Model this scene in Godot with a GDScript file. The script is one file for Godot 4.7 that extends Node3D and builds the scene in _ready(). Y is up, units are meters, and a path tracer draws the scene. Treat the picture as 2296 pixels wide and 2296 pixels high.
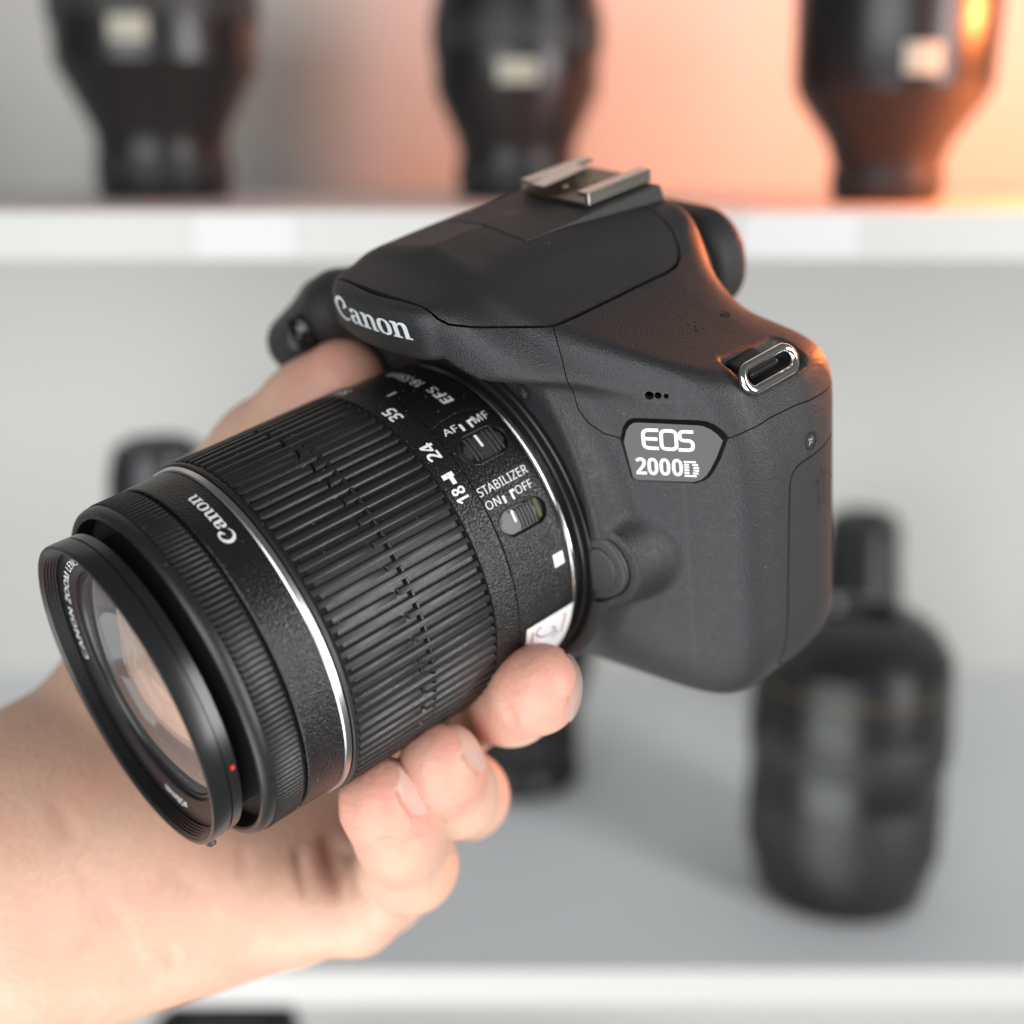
extends Node3D
# A digital SLR held by its zoom lens in one hand, in front of display shelves with lenses.
# Shapes are worked out in millimetres and committed in metres.

const MM := 0.001
const CAM_POS := Vector3(0.0, 1.45, 0.0)
const PITCH := -15.0

var M := {}
var taken := {}
var held: Transform3D            # where the held camera stands: origin on the mount, x to its left side, y up, z along the lens
var font_sans: Font
var font_bold: Font
var font_serif: Font


# ---------------------------------------------------------------- geometry buffer
class Geo:
	var v := PackedVector3Array()
	var n := PackedVector3Array()
	var c := PackedColorArray()
	var t := PackedInt32Array()

	func add(p: Vector3, m: Vector3) -> int:
		v.append(p)
		n.append(m)
		return v.size() - 1

	func tri(a: int, b: int, d: int) -> void:
		t.append(a)
		t.append(b)
		t.append(d)

	func quad(a: int, b: int, d: int, e: int) -> void:
		tri(a, b, d)
		tri(a, d, e)

	func face(pts: Array) -> void:
		# flat convex polygon, normal from its first corner
		var m: Vector3 = (pts[1] - pts[0]).cross(pts[2] - pts[0]).normalized()
		var k := v.size()
		for p in pts:
			add(p, m)
		for j in range(1, pts.size() - 1):
			tri(k, k + j, k + j + 1)

	func join(o: Geo, x := Transform3D.IDENTITY) -> void:
		var k := v.size()
		for j in o.v.size():
			v.append(x * o.v[j])
			n.append((x.basis * o.n[j]).normalized())
		for j in o.t.size():
			t.append(o.t[j] + k)

	func mesh() -> ArrayMesh:
		var w := PackedVector3Array()
		w.resize(v.size())
		for j in v.size():
			w[j] = v[j] * 0.001
		for j in range(0, t.size(), 3):
			var a := t[j]
			var b := t[j + 1]
			var d := t[j + 2]
			if (v[b] - v[a]).cross(v[d] - v[a]).dot(n[a] + n[b] + n[d]) > 0.0:
				t[j + 1] = d
				t[j + 2] = b
		var arr := []
		arr.resize(Mesh.ARRAY_MAX)
		arr[Mesh.ARRAY_VERTEX] = w
		arr[Mesh.ARRAY_NORMAL] = n
		if c.size() == v.size():
			arr[Mesh.ARRAY_COLOR] = c
		arr[Mesh.ARRAY_INDEX] = t
		var m := ArrayMesh.new()
		m.add_surface_from_arrays(Mesh.PRIMITIVE_TRIANGLES, arr)
		return m


# ---------------------------------------------------------------- naming and placing
func numbered(called: String) -> String:
	if not taken.has(called):
		taken[called] = 0
		return called
	taken[called] += 1
	return "%s_%03d" % [called, taken[called]]

func thing(called: String, label: String, category: String, xf: Transform3D, group := "") -> Node3D:
	var o := Node3D.new()
	o.name = numbered(called)
	add_child(o)
	o.transform = xf
	tag(o, label, category, group)
	return o

func tag(o: Node, label: String, category: String, group := "") -> void:
	o.set_meta("label", label)
	o.set_meta("category", category)
	if group:
		o.set_meta("group", group)

func part(called: String, g: Geo, m: Material, parent: Node, label := "") -> MeshInstance3D:
	return part_mesh(called, g.mesh(), m, parent, label)

func part_mesh(called: String, mesh: Mesh, m: Material, parent: Node, label := "") -> MeshInstance3D:
	var o := MeshInstance3D.new()
	o.name = called
	o.mesh = mesh
	o.material_override = m
	if label:
		o.set_meta("label", label)
	parent.add_child(o, true)
	return o


# ---------------------------------------------------------------- materials
func lin(r: float, g: float, b: float) -> Color:
	return Color(r, g, b).linear_to_srgb()

func mat(called: String, col: Color, rough: float, metal := 0.0, spec := 0.5) -> StandardMaterial3D:
	var m := StandardMaterial3D.new()
	m.resource_name = called
	m.albedo_color = col
	m.roughness = rough
	m.metallic = metal
	m.metallic_specular = spec
	M[called] = m
	return m

func noise_image(seed_: int, freq: float, octaves: int, size := 512, kind := FastNoiseLite.TYPE_SIMPLEX_SMOOTH) -> Image:
	var f := FastNoiseLite.new()
	f.seed = seed_
	f.noise_type = kind
	f.frequency = freq
	f.fractal_octaves = octaves
	var im := f.get_seamless_image(size, size)
	im.convert(Image.FORMAT_RGBA8)
	return im

func grain(seed_: int, freq: float, octaves: int, strength: float, kind := FastNoiseLite.TYPE_SIMPLEX_SMOOTH) -> ImageTexture:
	var im := noise_image(seed_, freq, octaves, 512, kind)
	im.bump_map_to_normal_map(strength)
	return ImageTexture.create_from_image(im)

func grey_texture(seed_: int, freq: float, octaves: int, lo: float, hi: float) -> ImageTexture:
	var im := noise_image(seed_, freq, octaves)
	for y in im.get_height():
		for x in im.get_width():
			var k := lerpf(lo, hi, im.get_pixel(x, y).r)
			im.set_pixel(x, y, Color(k, k, k))
	return ImageTexture.create_from_image(im)

func with_grain(m: StandardMaterial3D, tex: Texture2D, per_mm: float, scale: float) -> StandardMaterial3D:
	# per_mm: how many millimetres one repeat of the texture covers
	m.uv1_triplanar = true
	m.uv1_triplanar_sharpness = 4.0
	m.uv1_scale = Vector3.ONE * (1000.0 / per_mm)
	m.normal_enabled = true
	m.normal_texture = tex
	m.normal_scale = scale
	return m

func make_materials() -> void:
	var fine := grain(3, 0.06, 3, 6.0)
	var coarse := grain(8, 0.035, 3, 8.0)
	var skin_grain := grain(5, 0.018, 6, 9.0)
	var wear := grey_texture(11, 0.012, 4, 0.72, 1.0)
	var shell := with_grain(mat("shell_plastic", lin(0.02, 0.02, 0.0215), 0.54), fine, 14.0, 0.75)
	shell.roughness_texture = wear
	with_grain(mat("cover_plastic", lin(0.019, 0.019, 0.0205), 0.52), fine, 14.0, 0.7)
	with_grain(mat("barrel_plastic", lin(0.008, 0.008, 0.0085), 0.34), coarse, 13.0, 0.85)
	with_grain(mat("band_plastic", lin(0.008, 0.008, 0.0085), 0.33), coarse, 13.0, 0.8)
	var rub := with_grain(mat("rubber", lin(0.013, 0.013, 0.0135), 0.44), fine, 8.0, 0.3)
	rub.roughness_texture = wear
	mat("black_plastic", lin(0.012, 0.012, 0.013), 0.3)
	mat("dust", lin(0.22, 0.215, 0.2), 0.9)
	mat("knob_plastic", lin(0.035, 0.035, 0.034), 0.32)
	mat("button_plastic", lin(0.03, 0.029, 0.03), 0.5)
	mat("matte_black", lin(0.008, 0.008, 0.008), 0.7)
	mat("gloss_black", lin(0.006, 0.006, 0.007), 0.06)
	with_grain(mat("soft_rubber", lin(0.018, 0.018, 0.019), 0.62), fine, 14.0, 0.4)
	mat("chrome", lin(0.78, 0.78, 0.76), 0.14, 1.0)
	mat("chrome_satin", lin(0.62, 0.62, 0.6), 0.3, 1.0)
	mat("shoe_metal", lin(0.52, 0.5, 0.45), 0.24, 1.0)
	mat("shoe_floor", lin(0.2, 0.18, 0.13), 0.4, 1.0)
	mat("white_print", lin(0.78, 0.79, 0.8), 0.5)
	mat("silver_print", lin(0.72, 0.74, 0.75), 0.45)
	mat("red_print", lin(0.62, 0.03, 0.02), 0.5)
	mat("blue_ink", lin(0.05, 0.06, 0.3), 0.6)
	mat("red_ink", lin(0.5, 0.05, 0.02), 0.6)
	mat("paper", lin(0.78, 0.78, 0.77), 0.75)
	mat("label_card", lin(0.6, 0.6, 0.59), 0.6)
	mat("brass_dust", lin(0.12, 0.11, 0.06), 0.9)
	var skin := with_grain(mat("skin", Color.WHITE, 0.48, 0.0, 0.45), skin_grain, 20.0, 0.38)
	skin.vertex_color_use_as_albedo = true
	skin.subsurf_scatter_enabled = true
	skin.subsurf_scatter_strength = 0.12
	mat("nail", lin(0.7, 0.46, 0.38), 0.35)
	var g := mat("front_glass", Color(1, 1, 1, 0.06), 0.02)
	g.transparency = BaseMaterial3D.TRANSPARENCY_ALPHA
	var g2 := mat("inner_glass", Color(1.0, 0.84, 0.74, 0.1), 0.02, 0.4)
	g2.transparency = BaseMaterial3D.TRANSPARENCY_ALPHA
	mat("wall_paint", lin(0.57, 0.565, 0.535), 0.85)
	mat("shelf_laminate", lin(0.74, 0.75, 0.76), 0.6)
	mat("shelf_edge", lin(0.52, 0.52, 0.5), 0.5)
	mat("gold_ring", lin(0.10, 0.075, 0.03), 0.4)
	mat("glint_cream", lin(0.4, 0.39, 0.31), 0.5)  # pale tone stands for light reflected in the scale windows
	var lamp := mat("lamp_glow", lin(1.0, 0.35, 0.03), 0.4)
	lamp.emission_enabled = true
	lamp.emission = lin(1.0, 0.24, 0.012)
	lamp.emission_energy_multiplier = 9.0


# ---------------------------------------------------------------- smooth distance fields
static func smax(a: float, b: float, k: float) -> float:
	var h := maxf(k - absf(a - b), 0.0) / k
	return maxf(a, b) + h * h * k * 0.25

static func smin(a: float, b: float, k: float) -> float:
	var h := maxf(k - absf(a - b), 0.0) / k
	return minf(a, b) - h * h * k * 0.25

func body_field(p: Vector3) -> float:
	var x := p.x
	var y := p.y
	var z := p.z
	var ax := absf(x)
	var xx := x * x
	# left end of the camera: side, back, bottom, slanted front, shoulder
	var d := smax(ax - 61.5, -z - 60.0, 9.0)
	d = smax(d, 0.7 * ax - 0.71 * z - 75.0, 8.0)
	d = smax(d, 0.8 * ax + 0.6 * y - 67.5, 9.0)
	d = smax(d, -y - 39.5, 8.0)
	d = smax(d, 0.76 * ax - 0.65 * y - 65.6, 8.0)
	d = smax(d, 0.164 * x - 0.574 * y + 0.803 * z - 15.3, 6.0)
	d = smax(d, 0.515 * x + 0.857 * z - 14.15, 5.0)
	d = smax(d, z, 3.0)
	d = smax(d, 0.285 * ax + 0.95 * y - 0.124 * z - 54.2, 3.0)
	d = smax(d, -0.72 * z + 0.69 * y - 61.0, 8.0)
	# pocket round the strap lug
	if x > 40.0 and y > 25.0:
		var px := maxf(51.5 - x, 0.0)
		var py := maxf(34.2 + 0.1 * (x - 50.0) - y, 0.0)
		var pz := maxf(absf(z + 32.4) - 7.0, 0.0)
		var inside := minf(maxf(maxf(51.5 - x, 34.2 + 0.1 * (x - 50.0) - y), absf(z + 32.4) - 7.0), 0.0)
		d = smax(d, -(sqrt(px * px + py * py + pz * pz) + inside - 1.5), 1.2)
	# prism hump
	var top := 0.98 * y + 0.196 * z - 56.0 + 0.0035 * xx
	if y > 25.0:
		var h := smax(top, y - 59.0 - 0.09 * (z + 14.0) + 0.002 * xx, 4.0)
		h = smax(h, 0.69 * ax + 0.72 * y - 52.7, 3.5)
		var nose := z * 0.985 - 0.17 * (y - 47.0) - 16.0 + 0.006 * xx
		h = smax(h, nose, 3.5)
		h = smax(h, 0.55 * ax + 0.83 * z - 22.0, 5.0)
		h = smax(h, -0.8 * z + 0.6 * ax - 55.0, 5.0)
		h = smax(h, -z - 53.0, 4.0)
		h = smax(h, 39.5 - y, 3.0)
		var beak := smax(smax(ax - 15.5, nose, 3.0), smax(39.0 - y, -z, 1.0), 2.0)
		beak = smax(beak, smax(top, y - 59.0 - 0.09 * (z + 14.0) + 0.002 * xx, 4.0), 3.0)
		h = smin(h, beak, 1.5)
		d = smin(d, h, 8.0)
	# collar, release boss and the recess of the mount
	var yy := (y - 3.0) * 0.8198 if y > 3.0 else y - 3.0
	var el := sqrt(xx + yy * yy)
	d = smin(d, smax(el - 40.5, absf(z + 12.0) - 12.8, 1.6), 3.5)
	var bx := x - 36.6
	var by := y - 0.1
	var boss := smax(sqrt(bx * bx + by * by) - 9.6 - 0.2 * clampf(-3.5 - z, 0.0, 12.0), 0.3 * (x - 38.0) + 0.95 * z + 0.8, 0.7)
	d = smin(d, smax(boss, -z - 25.0, 2.0), 1.6)
	var rec := smax(el - 37.3, -z - 1.6, 0.6)
	rec = maxf(rec, y - (43.0 + 0.004 * xx))
	d = smax(d, -rec, 1.2)
	# grip with the lobe of the remote sensor
	if x < 0.0:
		var gx := absf(x + 45.0) - 4.0
		var gy := absf(y + 8.0) - 26.0
		var gz := absf(z + 12.0) - 10.0
		var ox := maxf(gx, 0.0)
		var oy := maxf(gy, 0.0)
		var oz := maxf(gz, 0.0)
		var g := sqrt(ox * ox + oy * oy + oz * oz) + minf(maxf(maxf(gx, gy), gz), 0.0) - 8.0
		var q := p - Vector3(-38.0, 38.5, 2.5)
		var ab := Vector3(-18.0, -12.0, 0.5)
		var s := clampf(q.dot(ab) / ab.dot(ab), 0.0, 1.0)
		g = smin(g, (q - ab * s).length() - 6.9, 8.0)
		d = smin(d, g, 6.0)
	return d


# hand: capsules between joints, given as x, y, z, radius in the held camera's own axes
const PALM := [
	[-52.3, -83.6, 145.5, 30.0, -37.6, -66.6, 109.5, 26.0], [-70.2, -71.0, 143.5, 30.0, -49.8, -54.3, 96.5, 26.0],
	[-42.9, -60.3, 102.7, 27.0, -33.5, -70.2, 74.9, 22.0], [-51.6, -59.4, 92.3, 24.0, -56.3, -42.3, 58.9, 20.0],
	[-56.3, -42.3, 58.9, 20.0, -59.8, -26.6, 48.3, 16.0], [-33.5, -70.2, 74.9, 22.0, -37.4, -69.7, 25.8, 15.0],
	[-32.7, -72.3, 75.9, 22.0, -28.4, -77.6, 37.0, 15.0], [-32.4, -72.0, 86.8, 22.0, -16.9, -79.6, 54.3, 17.0],
	[-28.4, -71.8, 92.7, 19.0, -7.6, -75.8, 61.5, 12.0], [-16.9, -79.6, 54.3, 17.0, -37.4, -69.7, 25.8, 15.0],
]
const FINGERS := [
	[[-59.9, -36.1, 53.8, 17.0], [-57.3, -5.9, 34.6, 12.6], [-47.5, 7.9, 21.8, 11.2], [-37.8, 17.8, 12.7, 10.6], [-31.7, 24.1, 7.1, 9.6]],
	[[-37.4, -69.7, 25.8, 12.0], [-19.8, -59.6, 11.9, 9.4], [1.8, -47.0, 13.4, 8.5], [27.7, -27.5, 17.9, 7.9], [37.1, -19.2, 18.5, 7.6], [39.6, -15.5, 18.3, 6.7]],
	[[-28.4, -77.6, 37.0, 12.0], [-10.5, -77.7, 21.0, 10.0], [12.7, -58.5, 23.5, 8.6], [24.0, -44.3, 33.2, 7.9], [28.2, -31.8, 37.7, 7.5], [28.8, -28.7, 37.7, 6.7]],
	[[-13.8, -79.4, 54.0, 13.0], [0.8, -78.6, 43.5, 10.8], [17.3, -61.3, 43.3, 9.2], [24.4, -44.0, 47.9, 8.1], [24.9, -34.2, 50.2, 7.5], [24.8, -32.2, 50.3, 6.7]],
	[[-4.9, -75.1, 61.0, 12.0], [6.5, -74.4, 52.9, 9.5], [12.2, -69.0, 47.9, 8.5]],
]
# folds of the palm and the finger joints: depth, width, then points
const CREASES := [
	[1.53, 2.2, -7.0, -62.5, 48.3, 3.8, -63.6, 54.2, 13.0, -67.3, 58.3], [1.36, 1.5, -6.2, -60.6, 56.6, 0.2, -63.0, 60.3, 5.8, -67.5, 63.6],
	[0.85, 1.6, -11.0, -56.2, 66.8, -6.7, -59.4, 69.2, -2.5, -63.8, 71.9], [0.5, 1.9, -15.2, -50.6, 96.6, -10.1, -58.9, 96.0, -7.0, -70.0, 96.2],
	[0.5, 2.0, -20.8, -42.6, 97.6, -13.9, -52.4, 97.8, -9.2, -62.6, 99.5], [0.59, 1.5, -6.3, -63.6, 89.1, -5.1, -72.0, 91.1],
	[1.02, 1.3, 36.9, -15.0, 27.0, 39.3, -18.4, 27.8, 40.2, -23.2, 26.8], [0.85, 1.4, 30.8, -34.6, 57.4, 33.8, -38.2, 52.7, 34.0, -40.0, 45.4],
	[0.4, 2.0, -30.3, -34.2, 95.5, -21.1, -42.7, 95.9], [0.5, 2.2, -14.9, -51.1, 83.3, -7.0, -59.1, 79.8, -1.8, -69.2, 80.3],
]
var bone_a := PackedVector3Array()
var bone_ab := PackedVector3Array()
var bone_ra := PackedFloat32Array()
var bone_dr := PackedFloat32Array()
var bone_il := PackedFloat32Array()
var bone_of := PackedInt32Array()       # -1 palm, else the finger
var live := PackedInt32Array()

func add_bone(a: Vector3, ra: float, b: Vector3, rb: float, of: int) -> void:
	bone_a.append(a)
	bone_ab.append(b - a)
	bone_ra.append(ra)
	bone_dr.append(rb - ra)
	bone_il.append(1.0 / (b - a).length_squared())
	bone_of.append(of)

func make_bones() -> void:
	for q in PALM:
		add_bone(Vector3(q[0], q[1], q[2]), q[3], Vector3(q[4], q[5], q[6]), q[7], -1)
	for k in FINGERS.size():
		var c: Array = FINGERS[k]
		for j in c.size() - 1:
			add_bone(Vector3(c[j][0], c[j][1], c[j][2]), c[j][3], Vector3(c[j + 1][0], c[j + 1][1], c[j + 1][2]), c[j + 1][3], k)
	all_live()

func all_live() -> void:
	live.resize(0)
	for j in bone_a.size():
		live.append(j)

func hand_near(center: Vector3, reach: float) -> void:
	# keep only the bones that can matter inside this block
	var ds := PackedFloat32Array()
	var least := 1e9
	for j in bone_a.size():
		var q := center - bone_a[j]
		var s := clampf(q.dot(bone_ab[j]) * bone_il[j], 0.0, 1.0)
		var e := (q - bone_ab[j] * s).length() - bone_ra[j] - bone_dr[j] * s
		ds.append(e)
		least = minf(least, e)
	live.resize(0)
	for j in bone_a.size():
		if ds[j] < least + 2.0 * reach + 11.0:
			live.append(j)

func hand_field(p: Vector3) -> float:
	var palm := 1e6
	var fing := 1e6
	var cur := 1e6
	var of := -2
	for j in live:
		var q := p - bone_a[j]
		var s := clampf(q.dot(bone_ab[j]) * bone_il[j], 0.0, 1.0)
		var e := (q - bone_ab[j] * s).length() - bone_ra[j] - bone_dr[j] * s
		var k := bone_of[j]
		if k < 0:
			palm = smin(palm, e, 10.0)
		elif k == of:
			cur = smin(cur, e, 5.0)
		else:
			fing = smin(fing, cur, 0.7)
			cur = e
			of = k
	fing = smin(fing, cur, 0.7)
	return smin(palm, fing, 5.0)


# ---------------------------------------------------------------- surface nets over a field
func nets(field: Callable, lo: Vector3, hi: Vector3, h: float, near = null) -> Geo:
	const B := 8
	var g := Geo.new()
	var side := B * h
	var nb := Vector3i(((hi - lo) / side).ceil())
	var half := side * 0.5
	var reach := half * 1.7321
	var grids := {}
	var order: Array[Vector3i] = []
	for bx in nb.x:
		for by in nb.y:
			for bz in nb.z:
				var center := lo + Vector3(bx + 0.5, by + 0.5, bz + 0.5) * side
				if near != null:
					near.call(center, reach)
				if absf(field.call(center)) > reach * 1.25 + 1.0:
					continue
				var o := lo + Vector3(bx, by, bz) * side
				var a := PackedFloat32Array()
				a.resize(729)
				var w := 0
				var any_in := false
				var any_out := false
				for i in 9:
					for j in 9:
						for k in 9:
							var d: float = field.call(o + Vector3(i, j, k) * h)
							a[w] = d
							if d < 0.0:
								any_in = true
							else:
								any_out = true
							w += 1
				if any_in and any_out:
					var b := Vector3i(bx, by, bz)
					grids[b] = a
					order.append(b)
	var cell := {}
	for b in order:
		var a: PackedFloat32Array = grids[b]
		if near != null:
			near.call(lo + (Vector3(b) + Vector3.ONE * 0.5) * side, reach)
		for i in B:
			for j in B:
				for k in B:
					var w := i * 81 + j * 9 + k
					var d0 := a[w]
					var d1 := a[w + 1]
					var d2 := a[w + 9]
					var d3 := a[w + 10]
					var d4 := a[w + 81]
					var d5 := a[w + 82]
					var d6 := a[w + 90]
					var d7 := a[w + 91]
					var least := minf(minf(minf(d0, d1), minf(d2, d3)), minf(minf(d4, d5), minf(d6, d7)))
					if least >= 0.0:
						continue
					var most := maxf(maxf(maxf(d0, d1), maxf(d2, d3)), maxf(maxf(d4, d5), maxf(d6, d7)))
					if most < 0.0:
						continue
					var s := Vector3.ZERO
					var c := 0
					if (d0 < 0.0) != (d1 < 0.0): s += Vector3(0, 0, d0 / (d0 - d1)); c += 1
					if (d2 < 0.0) != (d3 < 0.0): s += Vector3(0, 1, d2 / (d2 - d3)); c += 1
					if (d4 < 0.0) != (d5 < 0.0): s += Vector3(1, 0, d4 / (d4 - d5)); c += 1
					if (d6 < 0.0) != (d7 < 0.0): s += Vector3(1, 1, d6 / (d6 - d7)); c += 1
					if (d0 < 0.0) != (d2 < 0.0): s += Vector3(0, d0 / (d0 - d2), 0); c += 1
					if (d1 < 0.0) != (d3 < 0.0): s += Vector3(0, d1 / (d1 - d3), 1); c += 1
					if (d4 < 0.0) != (d6 < 0.0): s += Vector3(1, d4 / (d4 - d6), 0); c += 1
					if (d5 < 0.0) != (d7 < 0.0): s += Vector3(1, d5 / (d5 - d7), 1); c += 1
					if (d0 < 0.0) != (d4 < 0.0): s += Vector3(d0 / (d0 - d4), 0, 0); c += 1
					if (d1 < 0.0) != (d5 < 0.0): s += Vector3(d1 / (d1 - d5), 0, 1); c += 1
					if (d2 < 0.0) != (d6 < 0.0): s += Vector3(d2 / (d2 - d6), 1, 0); c += 1
					if (d3 < 0.0) != (d7 < 0.0): s += Vector3(d3 / (d3 - d7), 1, 1); c += 1
					var at := Vector3i(b.x * B + i, b.y * B + j, b.z * B + k)
					var p := lo + (Vector3(at) + s / c) * h
					var e := 0.12
					var f1: float = field.call(p + Vector3(e, -e, -e))
					var f2: float = field.call(p + Vector3(-e, -e, e))
					var f3: float = field.call(p + Vector3(-e, e, -e))
					var f4: float = field.call(p + Vector3(e, e, e))
					var m := Vector3(f1 - f2 - f3 + f4, -f1 - f2 + f3 + f4, -f1 + f2 - f3 + f4)
					var l := m.length()
					m /= maxf(l, 1e-9)
					var slope := l / (4.0 * e)
					p -= m * clampf((f1 + f2 + f3 + f4) * 0.25 / maxf(slope, 0.3), -h, h)
					cell[(at.x * 4096 + at.y) * 4096 + at.z] = g.add(p, m)
	for b in order:
		var a: PackedFloat32Array = grids[b]
		for i in B:
			for j in B:
				for k in B:
					var w := i * 81 + j * 9 + k
					var neg := a[w] < 0.0
					var x := b.x * B + i
					var y := b.y * B + j
					var z := b.z * B + k
					if x < 1 or y < 1 or z < 1:
						continue
					var key := (x * 4096 + y) * 4096 + z
					if neg != (a[w + 81] < 0.0):
						net_quad(g, cell, key, key - 4096, key - 4097, key - 1)
					if neg != (a[w + 9] < 0.0):
						net_quad(g, cell, key, key - 16777216, key - 16777217, key - 1)
					if neg != (a[w + 1] < 0.0):
						net_quad(g, cell, key, key - 16777216, key - 16781312, key - 4096)
	return g

func net_quad(g: Geo, cell: Dictionary, a: int, b: int, c: int, d: int) -> void:
	if cell.has(a) and cell.has(b) and cell.has(c) and cell.has(d):
		g.quad(cell[a], cell[b], cell[c], cell[d])


# ---------------------------------------------------------------- cutting a surface along a curve, with real gaps
func region(poly: PackedVector2Array, q: Vector2) -> float:
	# positive inside
	var d := 1e9
	for j in poly.size():
		d = minf(d, q.distance_squared_to(Geometry2D.get_closest_point_to_segment(q, poly[j], poly[(j + 1) % poly.size()])))
	d = sqrt(d)
	return d if Geometry2D.is_point_in_polygon(q, poly) else -d

func refine(g: Geo, level: Callable, within: float, times: int) -> Geo:
	var s := g
	for r in times:
		var o := Geo.new()
		o.v = s.v.duplicate()
		o.n = s.n.duplicate()
		var mids := {}
		var val := PackedFloat32Array()
		for p in s.v:
			val.append(level.call(p))
		for j in range(0, s.t.size(), 3):
			var a := s.t[j]
			var b := s.t[j + 1]
			var c := s.t[j + 2]
			if minf(absf(val[a]), minf(absf(val[b]), absf(val[c]))) > within:
				o.tri(a, b, c)
				continue
			var ab := mid(o, mids, a, b)
			var bc := mid(o, mids, b, c)
			var ca := mid(o, mids, c, a)
			o.tri(a, ab, ca)
			o.tri(ab, b, bc)
			o.tri(ca, bc, c)
			o.tri(ab, bc, ca)
		s = o
		within *= 0.6
	return s

func mid(o: Geo, mids: Dictionary, a: int, b: int) -> int:
	var key := Vector2i(mini(a, b), maxi(a, b))
	if not mids.has(key):
		mids[key] = o.add((o.v[a] + o.v[b]) * 0.5, (o.n[a] + o.n[b]).normalized())
	return mids[key]

func split(g: Geo, level: Callable, gap: float, deep: float) -> Array:
	# [piece where the level is above the gap, piece where it is below]
	var val := PackedFloat32Array()
	for p in g.v:
		val.append(level.call(p))
	return [clip(g, val, gap * 0.5, 1.0, deep), clip(g, val, gap * 0.5, -1.0, deep)]

func clip(g: Geo, val: PackedFloat32Array, off: float, side: float, deep: float) -> Geo:
	var o := Geo.new()
	var map := {}
	for j in range(0, g.t.size(), 3):
		var ids := [g.t[j], g.t[j + 1], g.t[j + 2]]
		var w := [val[ids[0]] * side - off, val[ids[1]] * side - off, val[ids[2]] * side - off]
		if w[0] < 0.0 and w[1] < 0.0 and w[2] < 0.0:
			continue
		var loop := []
		var cut := []
		for k in 3:
			var a: int = ids[k]
			var b: int = ids[(k + 1) % 3]
			var wa: float = w[k]
			var wb: float = w[(k + 1) % 3]
			if wa >= 0.0:
				if not map.has(a):
					map[a] = o.add(g.v[a], g.n[a])
				loop.append(map[a])
			if (wa >= 0.0) != (wb >= 0.0):
				var key := Vector2i(mini(a, b), maxi(a, b))
				if not map.has(key):
					var s := wa / (wa - wb)
					map[key] = o.add(g.v[a].lerp(g.v[b], s), g.n[a].lerp(g.n[b], s).normalized())
				loop.append(map[key])
				cut.append(map[key])
		for k in range(1, loop.size() - 1):
			o.tri(loop[0], loop[k], loop[k + 1])
		if cut.size() == 2 and deep > 0.0:
			var p: Vector3 = o.v[cut[0]]
			var q: Vector3 = o.v[cut[1]]
			if p.distance_squared_to(q) > 1e-8:
				var np: Vector3 = o.n[cut[0]]
				var nq: Vector3 = o.n[cut[1]]
				var out := (q - p).cross(np).normalized()
				var inner: Vector3 = Vector3.ZERO
				for k in 3:
					if w[k] >= 0.0:
						inner = g.v[ids[k]]
				if out.dot(inner - p) > 0.0:
					out = -out
				o.quad(o.add(p, out), o.add(q, out), o.add(q - nq * deep, out), o.add(p - np * deep, out))
	return o


# ---------------------------------------------------------------- shape helpers
func lathe(prof: Array, segs: int, crease := 28.0, from := 0.0, to := TAU) -> Geo:
	# prof: Vector2(z, r); turned round the z axis; corners sharper than the crease stay sharp
	var g := Geo.new()
	var dirs := []
	for j in prof.size() - 1:
		var e: Vector2 = (prof[j + 1] - prof[j]).normalized()
		dirs.append(Vector2(-e.y, e.x))       # (z, r) normal: outward when the profile runs along +z
	for j in prof.size() - 1:
		var n0: Vector2 = dirs[j]
		var n1: Vector2 = dirs[j]
		if j > 0 and absf(rad_to_deg(dirs[j].angle_to(dirs[j - 1]))) < crease:
			n0 = (dirs[j] + dirs[j - 1]).normalized()
		if j < prof.size() - 2 and absf(rad_to_deg(dirs[j].angle_to(dirs[j + 1]))) < crease:
			n1 = (dirs[j] + dirs[j + 1]).normalized()
		var k := g.v.size()
		for s in segs + 1:
			var a := lerpf(from, to, float(s) / segs)
			var u := Vector3(cos(a), sin(a), 0.0)
			g.add(u * prof[j].y + Vector3(0, 0, prof[j].x), (u * n0.y + Vector3(0, 0, n0.x)).normalized())
			g.add(u * prof[j + 1].y + Vector3(0, 0, prof[j + 1].x), (u * n1.y + Vector3(0, 0, n1.x)).normalized())
		for s in segs:
			var q := k + s * 2
			g.quad(q, q + 1, q + 3, q + 2)
	return g

func round_box(size: Vector3, r: float, steps := 3) -> Geo:
	# box with rounded edges, centred
	var g := Geo.new()
	var h := size * 0.5 - Vector3.ONE * r
	for axis in 3:
		for sgn in [-1.0, 1.0]:
			var cnt := 2 * (steps + 1)
			var k := g.v.size()
			for i in cnt:
				for j in cnt:
					var ui := -1.0 if i <= steps else 1.0
					var uj := -1.0 if j <= steps else 1.0
					var ai := (float(i) / steps - 1.0 if i <= steps else float(i - steps - 1) / steps) * PI / 4.0
					var aj := (float(j) / steps - 1.0 if j <= steps else float(j - steps - 1) / steps) * PI / 4.0
					var m := Vector3(tan(ai), tan(aj), 1.0).normalized()
					var p := Vector3(ui * h[(axis + 1) % 3], uj * h[(axis + 2) % 3], h[axis]) + m * r
					var pp := Vector3.ZERO
					var mm := Vector3.ZERO
					pp[(axis + 1) % 3] = p.x
					pp[(axis + 2) % 3] = p.y
					pp[axis] = p.z * sgn
					mm[(axis + 1) % 3] = m.x
					mm[(axis + 2) % 3] = m.y
					mm[axis] = m.z * sgn
					g.add(pp, mm)
			for i in cnt - 1:
				for j in cnt - 1:
					var q := k + i * cnt + j
					g.quad(q, q + 1, q + cnt + 1, q + cnt)
	return g

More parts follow.
